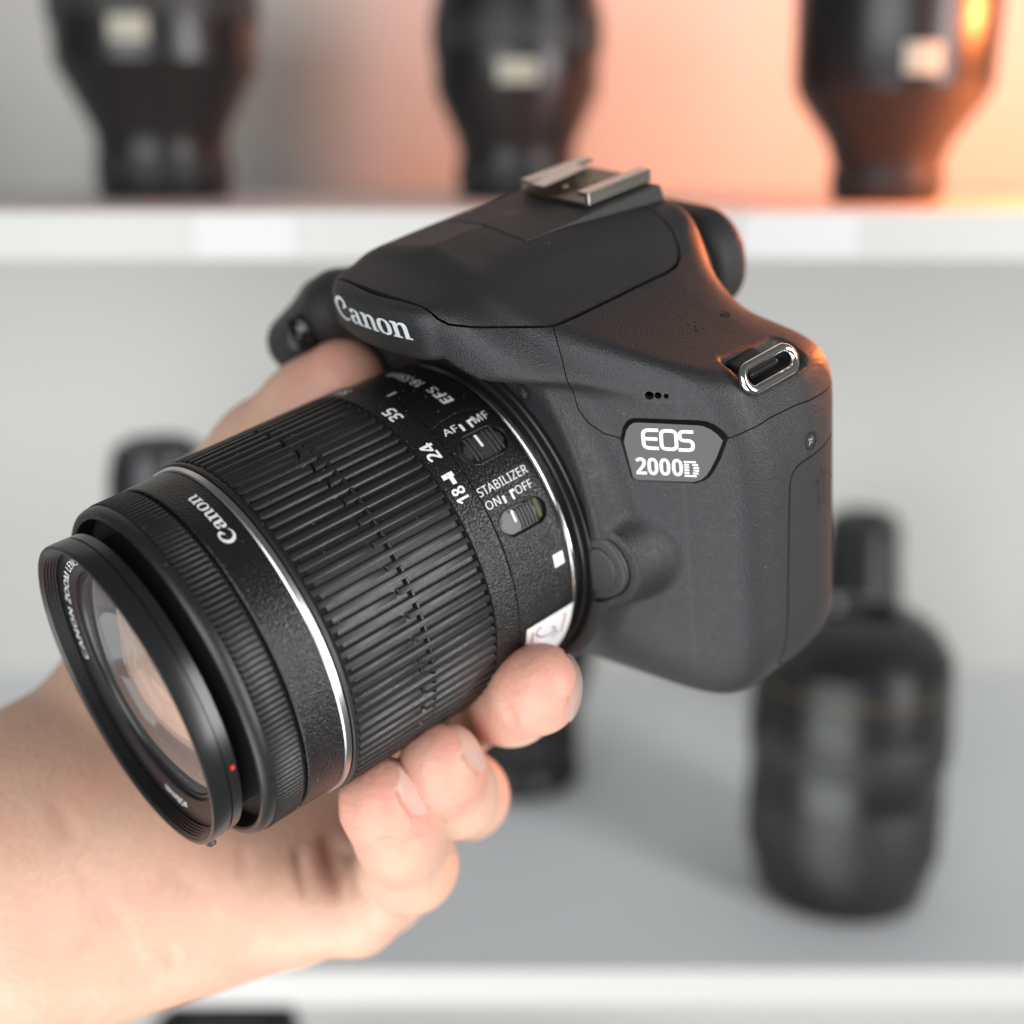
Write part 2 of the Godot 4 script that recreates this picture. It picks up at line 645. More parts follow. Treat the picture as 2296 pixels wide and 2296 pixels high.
func tube(path: Array, r: float, sides := 10, closed := false) -> Geo:
	var g := Geo.new()
	var cnt := path.size()
	var up := Vector3(0.31, 0.87, 0.38)
	for j in cnt:
		var a: Vector3 = path[(j - 1 + cnt) % cnt] if closed or j > 0 else path[0]
		var b: Vector3 = path[(j + 1) % cnt] if closed or j < cnt - 1 else path[cnt - 1]
		var dir := (b - a).normalized()
		var u := dir.cross(up).normalized()
		var w := dir.cross(u)
		up = -w
		for s in sides:
			var an := TAU * s / sides
			var m := u * cos(an) + w * sin(an)
			g.add(path[j] + m * r, m)
	for j in (cnt if closed else cnt - 1):
		for s in sides:
			var k := (j + 1) % cnt
			g.quad(j * sides + s, j * sides + (s + 1) % sides, k * sides + (s + 1) % sides, k * sides + s)
	return g

func prism(outline: PackedVector2Array, depth: float, bevel: float) -> Geo:
	# flat plate in x, y from z = -depth to z = 0, its front edge bevelled
	var g := Geo.new()
	var pts := outline
	if Geometry2D.is_polygon_clockwise(pts):
		pts.reverse()
	var inner := PackedVector2Array()
	var cnt := pts.size()
	var mid_p := Vector2.ZERO
	var far := 0.0
	for p in pts:
		mid_p += p / cnt
	for p in pts:
		far = maxf(far, absf(p.y - mid_p.y))
	for p in pts:
		inner.append(p + (mid_p - p).normalized() * bevel * lerpf(1.0, 1.25, p.distance_to(mid_p) / maxf(far * 2.0, 0.001)))
	var k := g.v.size()
	for p in inner:
		g.add(Vector3(p.x, p.y, 0.0), Vector3(0, 0, 1))
	var tr := Geometry2D.triangulate_polygon(inner)
	for j in range(0, tr.size(), 3):
		g.tri(k + tr[j], k + tr[j + 1], k + tr[j + 2])
	for j in cnt:
		var q := (j + 1) % cnt
		var e := (pts[q] - pts[j]).normalized()
		var m := Vector3(e.y, -e.x, 0.0)
		var mb := (m + Vector3(0, 0, 0.9)).normalized()
		g.quad(g.add(Vector3(inner[j].x, inner[j].y, 0), mb), g.add(Vector3(inner[q].x, inner[q].y, 0), mb), g.add(Vector3(pts[q].x, pts[q].y, -bevel), mb), g.add(Vector3(pts[j].x, pts[j].y, -bevel), mb))
		g.quad(g.add(Vector3(pts[j].x, pts[j].y, -bevel), m), g.add(Vector3(pts[q].x, pts[q].y, -bevel), m), g.add(Vector3(pts[q].x, pts[q].y, -depth), m), g.add(Vector3(pts[j].x, pts[j].y, -depth), m))
	return g

func frame(at: Vector3, right: Vector3, up: Vector3) -> Transform3D:
	# axes: x right, y up, z out of the surface
	var x := right.normalized()
	var z := x.cross(up).normalized()
	return Transform3D(Basis(x, z.cross(x), z), at)

func smooth_loop(pts: Array, times := 2) -> PackedVector2Array:
	var a := PackedVector2Array(pts)
	for r in times:
		var b := PackedVector2Array()
		for j in a.size():
			var q := a[(j + 1) % a.size()]
			b.append(a[j].lerp(q, 0.25))
			b.append(a[j].lerp(q, 0.75))
		a = b
	return a


# ---------------------------------------------------------------- lettering: flat triangles, cap height 1, first letter at x = 0
func letters(text: String, f: Font) -> Array:
	var a := flat_text(text, f)
	var b := flat_text("H", f)
	var cap := 0.0
	var base := 1e9
	for p in b:
		base = minf(base, p.y)
	for p in b:
		cap = maxf(cap, p.y - base)
	var left := 1e9
	for p in a:
		left = minf(left, p.x)
	var o := []
	for p in a:
		o.append(Vector2(p.x - left, p.y - base) / cap)
	return o

func flat_text(text: String, f: Font) -> Array:
	var tm := TextMesh.new()
	tm.text = text
	tm.font = f
	tm.font_size = 64
	tm.pixel_size = 0.01
	tm.depth = 0.0
	tm.curve_step = 0.6
	tm.horizontal_alignment = HORIZONTAL_ALIGNMENT_LEFT
	tm.vertical_alignment = VERTICAL_ALIGNMENT_BOTTOM
	var arr := tm.get_mesh_arrays()
	var v: PackedVector3Array = arr[Mesh.ARRAY_VERTEX]
	var o := []
	var idx = arr[Mesh.ARRAY_INDEX]
	if idx != null and idx.size() > 0:
		for j in idx:
			o.append(Vector2(v[j].x, v[j].y))
	else:
		for p in v:
			o.append(Vector2(p.x, p.y))
	return o

func poly_tris(pts: PackedVector2Array) -> Array:
	var o := []
	for j in Geometry2D.triangulate_polygon(pts):
		o.append(pts[j])
	return o

func width_of(tris: Array) -> float:
	var w := 0.0
	for p in tris:
		w = maxf(w, p.x)
	return w

func logo_letters() -> Array:
	# heavy crescent C with an inward spur, then the lower-case letters in bold serif
	var c := PackedVector2Array()
	for j in 25:
		var a := deg_to_rad(lerpf(48.0, 318.0, j / 24.0))
		c.append(Vector2(0.46 + 0.46 * cos(a), 0.5 + 0.56 * sin(a)))
	for j in 19:
		var a := deg_to_rad(lerpf(312.0, 96.0, j / 18.0))
		c.append(Vector2(0.56 + 0.36 * cos(a), 0.5 + 0.44 * sin(a)))
	c.append(Vector2(0.66, 0.82))
	c.append(Vector2(0.52, 0.5))
	c.append(Vector2(0.66, 0.58))
	c.append(Vector2(0.84, 0.7))
	var o := poly_tris(c)
	var x := 0.9
	for ch in ["a", "n", "o", "n"]:
		var t := letters(ch, font_serif)
		var w := width_of(t)
		var sx := 0.86
		for p in t:
			o.append(Vector2(x + p.x * sx, p.y * 0.96))
		x += w * sx + 0.015
	for j in o.size():
		o[j].y *= 0.68
	return o

func finer(tris: Array, most: float) -> Array:
	var todo := tris
	for r in 6:
		var o := []
		var again := false
		for j in range(0, todo.size(), 3):
			var a: Vector2 = todo[j]
			var b: Vector2 = todo[j + 1]
			var c: Vector2 = todo[j + 2]
			var ab := a.distance_to(b)
			var bc := b.distance_to(c)
			var ca := c.distance_to(a)
			var l := maxf(ab, maxf(bc, ca))
			if l < most:
				o.append_array([a, b, c])
				continue
			again = true
			if l == ab:
				var m := (a + b) * 0.5
				o.append_array([a, m, c, m, b, c])
			elif l == bc:
				var m := (b + c) * 0.5
				o.append_array([a, b, m, a, m, c])
			else:
				var m := (c + a) * 0.5
				o.append_array([a, b, m, m, b, c])
		todo = o
		if not again:
			break
	return todo

func print_on(tris: Array, size: float, place: Callable) -> Geo:
	# place: Vector2 in millimetres -> [point, normal]
	var g := Geo.new()
	var seen := {}
	tris = finer(tris, 1.1 / size)
	for j in range(0, tris.size(), 3):
		if absf((tris[j + 1] - tris[j]).cross(tris[j + 2] - tris[j])) < 1e-7:
			continue
		var k := []
		for q in 3:
			var p: Vector2 = tris[j + q]
			if not seen.has(p):
				var r: Array = place.call(p * size)
				seen[p] = g.add(r[0], r[1])
			k.append(seen[p])
		g.tri(k[0], k[1], k[2])
	return g

func on_barrel(r: float, z0: float, deg: float, along_axis: bool, squeeze := 1.0, slant := 0.0) -> Callable:
	# along_axis: the line runs towards the mount and its letters stand round the barrel; else it runs round the barrel
	return func(q: Vector2) -> Array:
		var x := (q.x + q.y * slant) * squeeze
		var a := deg_to_rad(deg) + (q.y / r if along_axis else x / r)
		var z := z0 - x if along_axis else z0 + q.y
		var u := Vector3(cos(a), sin(a), 0.0)
		return [u * r + Vector3(0, 0, z), u]

func on_face(r: float, z: float, deg: float, tilt: float) -> Callable:
	# round the front ring, read clockwise from the front, letters standing outwards
	return func(q: Vector2) -> Array:
		var a := deg_to_rad(deg) - q.x / r
		var u := Vector3(cos(a), sin(a), 0.0)
		return [u * (r + q.y) + Vector3(0, 0, z + tilt * q.y), Vector3(0, 0, 1) - u * tilt]

func on_plane(x: Transform3D) -> Callable:
	return func(q: Vector2) -> Array:
		return [x * Vector3(q.x, q.y, 0.0), x.basis.z]

func bars(list: Array) -> Array:
	# rectangles [x, y, w, h] as triangles
	var o := []
	for b in list:
		var p := [Vector2(b[0], b[1]), Vector2(b[0] + b[2], b[1]), Vector2(b[0] + b[2], b[1] + b[3]), Vector2(b[0], b[1] + b[3])]
		o.append_array([p[0], p[1], p[2], p[0], p[2], p[3]])
	return o

func screw(at: Vector3, normal: Vector3, r: float, parent: Node) -> void:
	var x := frame(at, normal.cross(Vector3(0.3, 1, 0.2)), normal.cross(normal.cross(Vector3(0.3, 1, 0.2))) * -1.0)
	if x.basis.z.dot(normal) < 0.0:
		x = frame(at, -x.basis.x, x.basis.y)
	var g := Geo.new()
	g.join(lathe([Vector2(-1.2, r * 1.22), Vector2(0.02, r * 1.22), Vector2(0.02, r * 1.02), Vector2(-0.35, r), Vector2(-0.25, r * 0.92), Vector2(-0.05, r * 0.6), Vector2(0.0, 0.01)], 24), x)
	var o := part("screw", g, M.black_plastic, parent)
	var cross := Geo.new()
	for k in 2:
		var q := round_box(Vector3(r * 1.1, r * 0.24, 0.3), 0.06, 1)
		cross.join(q, x * Transform3D(Basis(Vector3(0, 0, 1), 0.5 + k * PI / 2), Vector3(0, 0, -0.06)))
	part("screw_slot", cross, M.chrome_satin, o)


# ---------------------------------------------------------------- the camera body
func body_normal(p: Vector3) -> Vector3:
	var e := 0.2
	return Vector3(body_field(p + Vector3(e, 0, 0)) - body_field(p - Vector3(e, 0, 0)), body_field(p + Vector3(0, e, 0)) - body_field(p - Vector3(0, e, 0)), body_field(p + Vector3(0, 0, e)) - body_field(p - Vector3(0, 0, e))).normalized()

func stroke(pts: Array, w: float) -> Array:
	var o := []
	for poly in Geometry2D.offset_polyline(PackedVector2Array(pts), w, Geometry2D.JOIN_ROUND, Geometry2D.END_BUTT):
		o.append_array(poly_tris(poly))
	return o

func rounded(corners: Array, r: float) -> Array:
	# polyline with its inner corners rounded
	var o := [corners[0]]
	for j in range(1, corners.size() - 1):
		var a: Vector2 = corners[j - 1]
		var b: Vector2 = corners[j]
		var c: Vector2 = corners[j + 1]
		var p := b + (a - b).normalized() * r
		var q := b + (c - b).normalized() * r
		for s in 6:
			var t := s / 5.0
			o.append(p.lerp(b, t).lerp(b.lerp(q, t), t))
	o.append(corners[-1])
	return o

func badge_letters() -> Array:
	# EOS in wide rounded strokes, millimetres from the badge's centre
	var o := []
	var w := 0.35
	o.append_array(stroke(rounded([Vector2(-2.35, 4.55), Vector2(-5.3, 4.5), Vector2(-5.3, 0.75), Vector2(-2.45, 0.75)], 1.1), w))
	o.append_array(stroke([Vector2(-5.0, 2.7), Vector2(-2.6, 2.7)], w))
	for side in [-1.0, 1.0]:
		o.append_array(stroke(rounded([Vector2(-0.5, 4.5), Vector2(-0.5 + side * 1.4, 4.5), Vector2(-0.5 + side * 1.4, 0.7), Vector2(-0.5, 0.7)], 0.95), w))
	o.append_array(stroke(rounded([Vector2(4.15, 4.45), Vector2(1.55, 4.45), Vector2(1.55, 2.6), Vector2(3.95, 2.6), Vector2(3.95, 0.65), Vector2(1.2, 0.65)], 0.9), w))
	# 2000
	var t := letters("2000", font_bold)
	var k := 8.95 / width_of(t)
	for p in t:
		o.append(Vector2(-7.15 + p.x * k, -4.95 + p.y * 3.55))
	# striped D
	var rows := 6
	for j in rows:
		var y := -5.0 + j * 3.55 / rows
		var mid_y := (j + 0.5) / rows * 2.0 - 1.0
		var right := 2.05 + 1.25 + 1.55 * sqrt(maxf(0.0, 1.0 - mid_y * mid_y * 0.82))
		var h := 3.55 / rows - 0.2
		if j == 0 or j == rows - 1:
			o.append_array(bars([[2.05, y, right - 2.05, h]]))
		else:
			o.append_array(bars([[2.05, y, 0.95, h], [right - 1.05, y, 1.05, h]]))
	return o

func build_body() -> void:
	var cam := thing("camera_body", "black digital SLR camera body held up by its lens", "camera", held)
	var g := nets(body_field, Vector3(-70, -46, -68), Vector3(70, 66, 26), 1.0)
	print("body ", g.v.size(), " ", Time.get_ticks_msec())
	# pop-up flash cover: everything above the seam, seen from the side
	var seam := PackedVector2Array([Vector2(30, 54.7), Vector2(14.2, 54.6), Vector2(13.6, 54.2), Vector2(13.2, 52.5), Vector2(12.4, 51.5), Vector2(8.8, 50.6), Vector2(3.7, 49.5), Vector2(-1.6, 48.7), Vector2(-9.5, 48.3), Vector2(-18.4, 48.0), Vector2(-27.8, 47.8), Vector2(-35.0, 47.6), Vector2(-38.0, 47.75), Vector2(-40.3, 48.5), Vector2(-42.0, 49.8), Vector2(-43.0, 51.6), Vector2(-43.5, 54.0), Vector2(-43.5, 90), Vector2(30, 90)])
	var two := split(g, func(p: Vector3) -> float: return region(seam, Vector2(p.z, p.y)), 0.42, 1.2)
	part("flash_cover", two[0], M.cover_plastic, cam)
	# seam between the top shell and the front shell, unrolled round the left end
	var line := PackedVector2Array([Vector2(32.7, 48.2), Vector2(34.0, 44.2), Vector2(35.8, 37.2), Vector2(36.8, 32.6), Vector2(39.2, 29.6), Vector2(43.1, 27.2), Vector2(47.2, 26.3), Vector2(74.8, 26.9), Vector2(80.0, 27.9), Vector2(85.9, 28.4), Vector2(93.5, 28.0), Vector2(103.4, 26.4), Vector2(160.0, 22.0), Vector2(160, 90), Vector2(32.7, 90)])
	two = split(two[1], func(p: Vector3) -> float: return region(line, Vector2(p.x - p.z, p.y)), 0.24, 1.0)
	var top: Geo = two[0]
	var front: Geo = two[1]
	var holes := [[Vector3(45.45, 35.5, -10.24), 0.85], [Vector3(46.75, 35.48, -11.15), 0.68], [Vector3(47.95, 35.36, -12.04), 0.5]]
	var dots := []
	for k in 5:
		dots.append([Vector3(40.8, 41.5, -28.2) + [Vector3(0, 0, 0), Vector3(1.0, -0.35, 0.9), Vector3(-1.0, 0.35, 0.9), Vector3(1.0, -0.35, -1.1), Vector3(-1.0, 0.35, -1.1)][k], 0.28])
	for w in holes + dots:
		var at: Vector3 = w[0]
		var r: float = w[1]
		var lv := func(p: Vector3) -> float: return p.distance_to(at) - r
		top = refine(top, lv, 1.3, 3)
		var val := PackedFloat32Array()
		for p in top.v:
			val.append(lv.call(p))
		top = clip(top, val, 0.0, 1.0, 1.3)
	part("top_shell", top, M.shell_plastic, cam)
	# rubber cover over the sockets on the left end
	var door := PackedVector2Array([Vector2(-27.8, -29.0), Vector2(-28.2, -20.0), Vector2(-28.9, -2.5), Vector2(-29.4, 8.2), Vector2(-29.7, 13.2), Vector2(-30.2, 15.0), Vector2(-31.4, 16.2), Vector2(-33.5, 16.6), Vector2(-56.0, 16.2), Vector2(-56.0, -31.0), Vector2(-30.0, -31.0)])
	two = split(front, func(p: Vector3) -> float: return minf(region(door, Vector2(p.z, p.y)), p.x - 46.0), 0.4, 1.2)
	var cover := part("terminal_cover", two[0], M.soft_rubber, cam, "rubber cover over the side sockets")
	# raised pictogram on the rubber cover
	var pic := []
	for q in [[Vector2(-39.2, 3.0), Vector2(-39.2, 9.5)], [Vector2(-41.6, 3.0), Vector2(-41.6, 9.5)], [Vector2(-39.2, 9.5), Vector2(-38.2, 9.5), Vector2(-40.4, 12.0), Vector2(-42.6, 9.5), Vector2(-41.6, 9.5)]]:
		pic.append_array(stroke(q, 0.16))
	part("pictogram", print_on(pic, 1.0, func(q: Vector2) -> Array: return [Vector3(61.56, q.y, q.x), Vector3(1, 0, 0)]), M.soft_rubber, cover)
	front = two[1]
	# hole for the lens release button
	var face_x := frame(Vector3(38, 0, -0.84), Vector3(0.954, 0, -0.3), Vector3.UP)
	var dee := smooth_loop([Vector2(-2.0, 6.0), Vector2(-0.6, 7.5), Vector2(2.2, 7.6), Vector2(4.6, 5.3), Vector2(6.1, 2.2), Vector2(6.35, -1.0), Vector2(5.3, -3.7), Vector2(3.2, -5.8), Vector2(1.0, -7.1), Vector2(-1.5, -7.5), Vector2(-2.1, -6.8)], 1)
	var inv := face_x.affine_inverse()
	var dlv := func(p: Vector3) -> float:
		var q := inv * p
		return -region(dee, Vector2(q.x, q.y)) if absf(q.z) < 4.0 else 9.0
	front = refine(front, dlv, 1.0, 1)
	var vals := PackedFloat32Array()
	for p in front.v:
		vals.append(dlv.call(p) - 0.3)
	front = clip(front, vals, 0.0, 1.0, 2.0)
	part("front_shell", front, M.shell_plastic, cam)
	var btn := Geo.new()
	btn.join(pad(dee, 3.4, 1.1, face_x.translated_local(Vector3(0, 0, 0.95))))
	var low_dee := PackedVector2Array()
	for p in dee:
		low_dee.append((p - Vector2(1.2, 0.0)) * 0.68 + Vector2(0.5, 0.0))
	btn.join(pad(low_dee, 1.4, 0.5, face_x.translated_local(Vector3(0, 0, 1.45))))
	part("lens_release_button", btn, M.button_plastic, cam)
	# hot shoe on its raised base
	var base := Geo.new()
	var rows := []
	for i in 15:
		var z := lerpf(-13.0, -50.0, i / 14.0)
		var row := []
		for j in 9:
			var x := lerpf(-12.6, 12.6, j / 8.0)
			var y := 62.0
			for it in 40:
				y -= body_field(Vector3(x, y, z)) * 0.8
			row.append(Vector3(x, lerpf(y + 0.12, 58.3, smoothstep(-15.0, -32.0, z)), z))
		rows.append(row)
	for i in 14:
		for j in 8:
			base.face([rows[i][j], rows[i + 1][j], rows[i + 1][j + 1], rows[i][j + 1]])
	for j in base.n.size():
		base.n[j] = Vector3(0, 1, 0.05).normalized()
	for i in 14:
		for s in [0, 8]:
			var sg := -1.0 if s == 0 else 1.0
			var a: Vector3 = rows[i][s]
			var b: Vector3 = rows[i + 1][s]
			var k := base.v.size()
			base.face([a, b, b + Vector3(sg * 2.4, -6.5, 0), a + Vector3(sg * 2.4, -6.5, 0)])
			for q in range(k, base.n.size()):
				base.n[q] = Vector3(sg * 0.94, 0.34, 0)
	for i in [0, 14]:
		for j in 8:
			var k := base.v.size()
			var dz := 1.0 if i == 0 else -2.0
			base.face([rows[i][j], rows[i][j + 1], rows[i][j + 1] + Vector3(0, -7, dz), rows[i][j] + Vector3(0, -7, dz)])
			for q in range(k, base.n.size()):
				base.n[q] = Vector3(0, 0.2, signf(dz)).normalized()
	part("shoe_base", base, M.cover_plastic, cam)
	var shoe := part("hot_shoe", round_box_at(Vector3(19.4, 0.7, 18.4), 0.2, Vector3(0, 58.95, -41)), M.shoe_floor, cam)
	for s in [-1.0, 1.0]:
		var r := Geo.new()
		r.join(round_box_at(Vector3(1.1, 2.6, 18.2), 0.35, Vector3(s * 9.7, 60.0, -41)))
		r.join(round_box_at(Vector3(3.5, 0.85, 18.2), 0.35, Vector3(s * 8.6, 61.0, -41)))
		part("rail", r, M.shoe_metal, shoe)
	var spring := Geo.new()
	spring.join(round_box_at(Vector3(5.0, 0.25, 13.0), 0.1, Vector3(-5.0, 59.75, -40.5)), Transform3D(Basis(Vector3(1, 0, 0), 0.04), Vector3.ZERO))
	part("spring", spring, M.chrome_satin, shoe)
	for q in [Vector2(-3, -38), Vector2(3, -38), Vector2(0, -43)]:
		part("contact", lathe_at([Vector2(0.0, 0.9), Vector2(0.35, 0.8), Vector2(0.4, 0.01)], 14, frame(Vector3(q.x, 59.3, q.y), Vector3(1, 0, 0), Vector3(0, 0, -1))), M.shoe_floor, shoe)
	# eyepiece
	part("eyepiece_frame", pad(rounded_rect(35.0, 18.0, 8.0), 16.0, 2.0, Transform3D(Basis(Vector3.UP, PI), Vector3(0, 37, -62))), M.shell_plastic, cam)
	part("eyecup", pad(rounded_rect(40.0, 23.0, 10.5), 10.5, 3.6, Transform3D(Basis(Vector3.UP, PI), Vector3(0, 37.0, -69.5))), M.soft_rubber, cam)
	# badge
	var bx := frame(Vector3(48.31, 24.12, -12.52), Vector3(0.857, 0, -0.515), Vector3.UP)
	var outline := PackedVector2Array([Vector2(-6.6, 6.5), Vector2(5.1, 6.5), Vector2(6.6, 6.3), Vector2(8.0, 5.6), Vector2(9.2, 4.6), Vector2(10.35, 3.1), Vector2(9.0, -0.9), Vector2(7.7, -3.6), Vector2(6.7, -5.2), Vector2(5.6, -6.2), Vector2(4.0, -6.85), Vector2(-7.9, -6.85), Vector2(-8.6, -6.2), Vector2(-9.95, 1.9), Vector2(-9.2, 4.6), Vector2(-8.4, 5.8), Vector2(-7.6, 6.35)])
	var bg := Geo.new()
	bg.join(prism(outline, 4.5, 0.75), bx.translated_local(Vector3(0, 0, 0.75)))
	var badge := part("badge", bg, M.gloss_black, cam, "glossy black model badge with white lettering")
	part("lettering", print_on(badge_letters(), 1.0, on_plane(bx.translated_local(Vector3(0, 0, 0.79)))), M.white_print, badge)
	# maker's name on the nose: laid on the curved face
	var lt := logo_letters()
	var lw := width_of(lt)
	var nose_place := func(q: Vector2) -> Array:
		var x := -13.3 + q.x
		var y := 47.3 + q.y + 0.03 * (x + 13.3)
		var z := 22.0
		for j in 40:
			var d := body_field(Vector3(x, y, z))
			z -= d * 0.9
			if absf(d) < 0.004:
				break
		return [Vector3(x, y, z + 0.07), body_normal(Vector3(x, y, z))]
	var sz := 25.0 / lw
	part("nose_lettering", print_on(lt, sz, nose_place), M.silver_print, cam)
	# strap lug
	var loop := []
	var zc := Vector3(57.2, 36.5, -29.6)
	var w := Vector3(0.5, -0.86, 0.0).normalized()
	for j in 32:
		var a := TAU * j / 32.0
		var lx := (4.6 if cos(a) > 0.0 else -4.6) + 2.3 * cos(a)
		loop.append(zc + Vector3(0, 0, 1) * lx + w * 2.3 * sin(a))
	part("strap_lug", tube(loop, 0.88, 12, true), M.chrome, cam)
	var stem := Geo.new()
	stem.join(round_box(Vector3(7.0, 1.4, 8.0), 0.5), Transform3D(Basis(Vector3(0, 0, 1), -0.15), Vector3(52.5, 36.2, -30.0)))
	part("lug_bracket", stem, M.black_plastic, cam)
	# mount: black ring and screws round it
	part("mount_ring", lathe([Vector2(-1.8, 36.2), Vector2(-0.6, 36.1), Vector2(-0.4, 35.9), Vector2(-0.4, 35.4), Vector2(0.3, 35.3), Vector2(0.7, 35.1), Vector2(0.9, 34.8), Vector2(0.9, 34.3), Vector2(0.4, 34.1), Vector2(0.4, 33.0)], 160), M.black_plastic, cam)
	screw(Vector3(20.05, 32.44, -1.5), Vector3(0, 0, 1), 1.5, cam)
	screw(Vector3(-20.05, 32.44, -1.5), Vector3(0, 0, 1), 1.5, cam)
	screw(Vector3(61.23, 19.73, -36.48), Vector3(0.99, 0.09, -0.08), 1.45, cam)
	# remote sensor window in the grip
	var irn := body_normal(Vector3(-40.5, 35.0, 8.6))
	var irx := frame(Vector3(-41.6, 34.2, 10.1), Vector3(-0.75, -0.6, 0.0), irn.cross(Vector3(-0.75, -0.6, 0.0)))
	var win := Geo.new()
	win.join(lathe([Vector2(-1.5, 3.2), Vector2(0.1, 3.2), Vector2(0.35, 2.9), Vector2(0.1, 2.6)], 32), irx.scaled_local(Vector3(1.7, 1.25, 1.2)))
	var ring := part("sensor_ring", win, M.black_plastic, cam)
	var dome := Geo.new()
	dome.join(lathe([Vector2(0.0, 2.65), Vector2(0.5, 2.3), Vector2(0.95, 1.5), Vector2(1.15, 0.7), Vector2(1.2, 0.01)], 32, 60.0), irx.scaled_local(Vector3(1.7, 1.25, 1.2)))
	part("sensor_window", dome, M.gloss_black, ring)
	# film plane mark on the shoulder
	var mx := frame(Vector3(40.4, 40.8, -37.0), Vector3(0.9, -0.4, 0.05), Vector3(0.1, 0.12, -1))
	var mk := print_on(stroke([Vector2(-0.5, -0.8), Vector2(0.3, -0.9), Vector2(0.9, -0.3), Vector2(0.9, 0.4), Vector2(0.3, 0.9), Vector2(-0.5, 0.8), Vector2(-0.95, 0.3)], 0.12) + stroke([Vector2(0.0, -1.3), Vector2(0.0, 1.3)], 0.12), 1.0, func(q: Vector2) -> Array:
		var p: Vector3 = mx * Vector3(q.x, q.y, 2.0)
		for j in 30:
			p -= mx.basis.z * body_field(p)
		return [p + mx.basis.z * 0.05, mx.basis.z])
	part("film_plane_mark", mk, M.gloss_black, cam)

func rounded_rect(w: float, h: float, r: float) -> PackedVector2Array:
	var o := PackedVector2Array()
	for k in 4:
		var c := Vector2((w * 0.5 - r) * [1, -1, -1, 1][k], (h * 0.5 - r) * [1, 1, -1, -1][k])
		for j in 9:
			var a := PI / 2 * (k + j / 8.0)
			o.append(c + Vector2(cos(a), sin(a)) * r)
	return o

func pad(outline: PackedVector2Array, depth: float, r: float, x: Transform3D) -> Geo:
	# plate from z = -depth to 0 with both rims rounded
	var g := Geo.new()
	var cnt := outline.size()
	var mid_p := Vector2.ZERO
	for p in outline:
		mid_p += p / cnt
	var loops := []
	for j in 7:
		var a := PI / 2 * j / 6.0
		loops.append([r * (1.0 - sin(a)), -r * (1.0 - cos(a)), cos(a), sin(a)])
	for j in 7:
		var a := PI / 2 * j / 6.0
		loops.append([r * (1.0 - cos(a)), -depth + r * (1.0 - sin(a)), -sin(a), cos(a)])
	for q in loops:
		for j in cnt:
			var e := (outline[(j + 1) % cnt] - outline[(j - 1 + cnt) % cnt]).normalized()
			var out := Vector2(e.y, -e.x)
			if out.dot(outline[j] - mid_p) < 0.0:
				out = -out
			var p: Vector2 = outline[j] - out * q[0]
			g.add(Vector3(p.x, p.y, q[1]), Vector3(out.x * q[3], out.y * q[3], q[2]))
	for i in loops.size() - 1:
		for j in cnt:
			g.quad(i * cnt + j, i * cnt + (j + 1) % cnt, (i + 1) * cnt + (j + 1) % cnt, (i + 1) * cnt + j)
	for side in 2:
		var k := g.v.size()
		var row := 0 if side == 0 else (loops.size() - 1) * cnt
		for j in cnt:
			g.add(g.v[row + j], Vector3(0, 0, 1 if side == 0 else -1))
		for j in range(1, cnt - 1):
			g.tri(k, k + j, k + j + 1)
	var o := Geo.new()
	o.join(g, x)
	return o

func round_box_at(size: Vector3, r: float, at: Vector3, steps := 3) -> Geo:
	var g := Geo.new()
	g.join(round_box(size, r, steps), Transform3D(Basis.IDENTITY, at))
	return g

func lathe_at(prof: Array, segs: int, x: Transform3D) -> Geo:
	var g := Geo.new()
	g.join(lathe(prof, segs), x)
	return g


# ---------------------------------------------------------------- the zoom lens
func ribs(count: int, z0: float, z1: float, r0: float, r1: float, share: float, gaps: Array, taper: float) -> Geo:
	# raised bars along the barrel; gaps: [z from, z to] left out of every second bar
	var g := Geo.new()
	for k in count:
		var a := TAU * k / count
		var runs := [[z0, z1]]
		if gaps.size() and k % 2 == 0:
			runs = [[z0, gaps[0]], [gaps[1], z1]]
		var w := TAU / count * share * 0.5
		for run in runs:
			var zs := [run[0], run[0] + taper, run[1] - taper, run[1]]
			var rs := [r0, r1, r1, r0]
			var u := [-w * 1.08, -w * 0.95, -w * 0.72, w * 0.72, w * 0.95, w * 1.08]
			var lift := [0.0, 0.85, 1.0, 1.0, 0.85, 0.0]
			var k0 := g.v.size()
			for i in 4:
				for j in 6:
					var an: float = a + u[j]
					var rr: float = lerpf(r0, rs[i], lift[j])
					var d := Vector3(cos(an), sin(an), 0)
					var side: Vector3 = Vector3(-sin(an), cos(an), 0) * [-1.4, -0.6, -0.12, 0.12, 0.6, 1.4][j]
					var ends: float = [-1.1, -0.25, 0.25, 1.1][i]
					g.add(d * rr + Vector3(0, 0, zs[i]), (d + side + Vector3(0, 0, ends)).normalized())
			for i in 3:
				for j in 5:
					var q := k0 + i * 6 + j
					g.quad(q, q + 1, q + 7, q + 6)
	return g

func slot(z0: float, z1: float, deg: float, half: float, r: float) -> Callable:
	# stadium on the barrel, negative inside
	return func(p: Vector3) -> float:
		var u := angle_difference(deg_to_rad(deg), atan2(p.y, p.x)) * r
		var c := clampf(p.z, z0 + half, z1 - half)
		return Vector2(p.z - c, u).length() - half

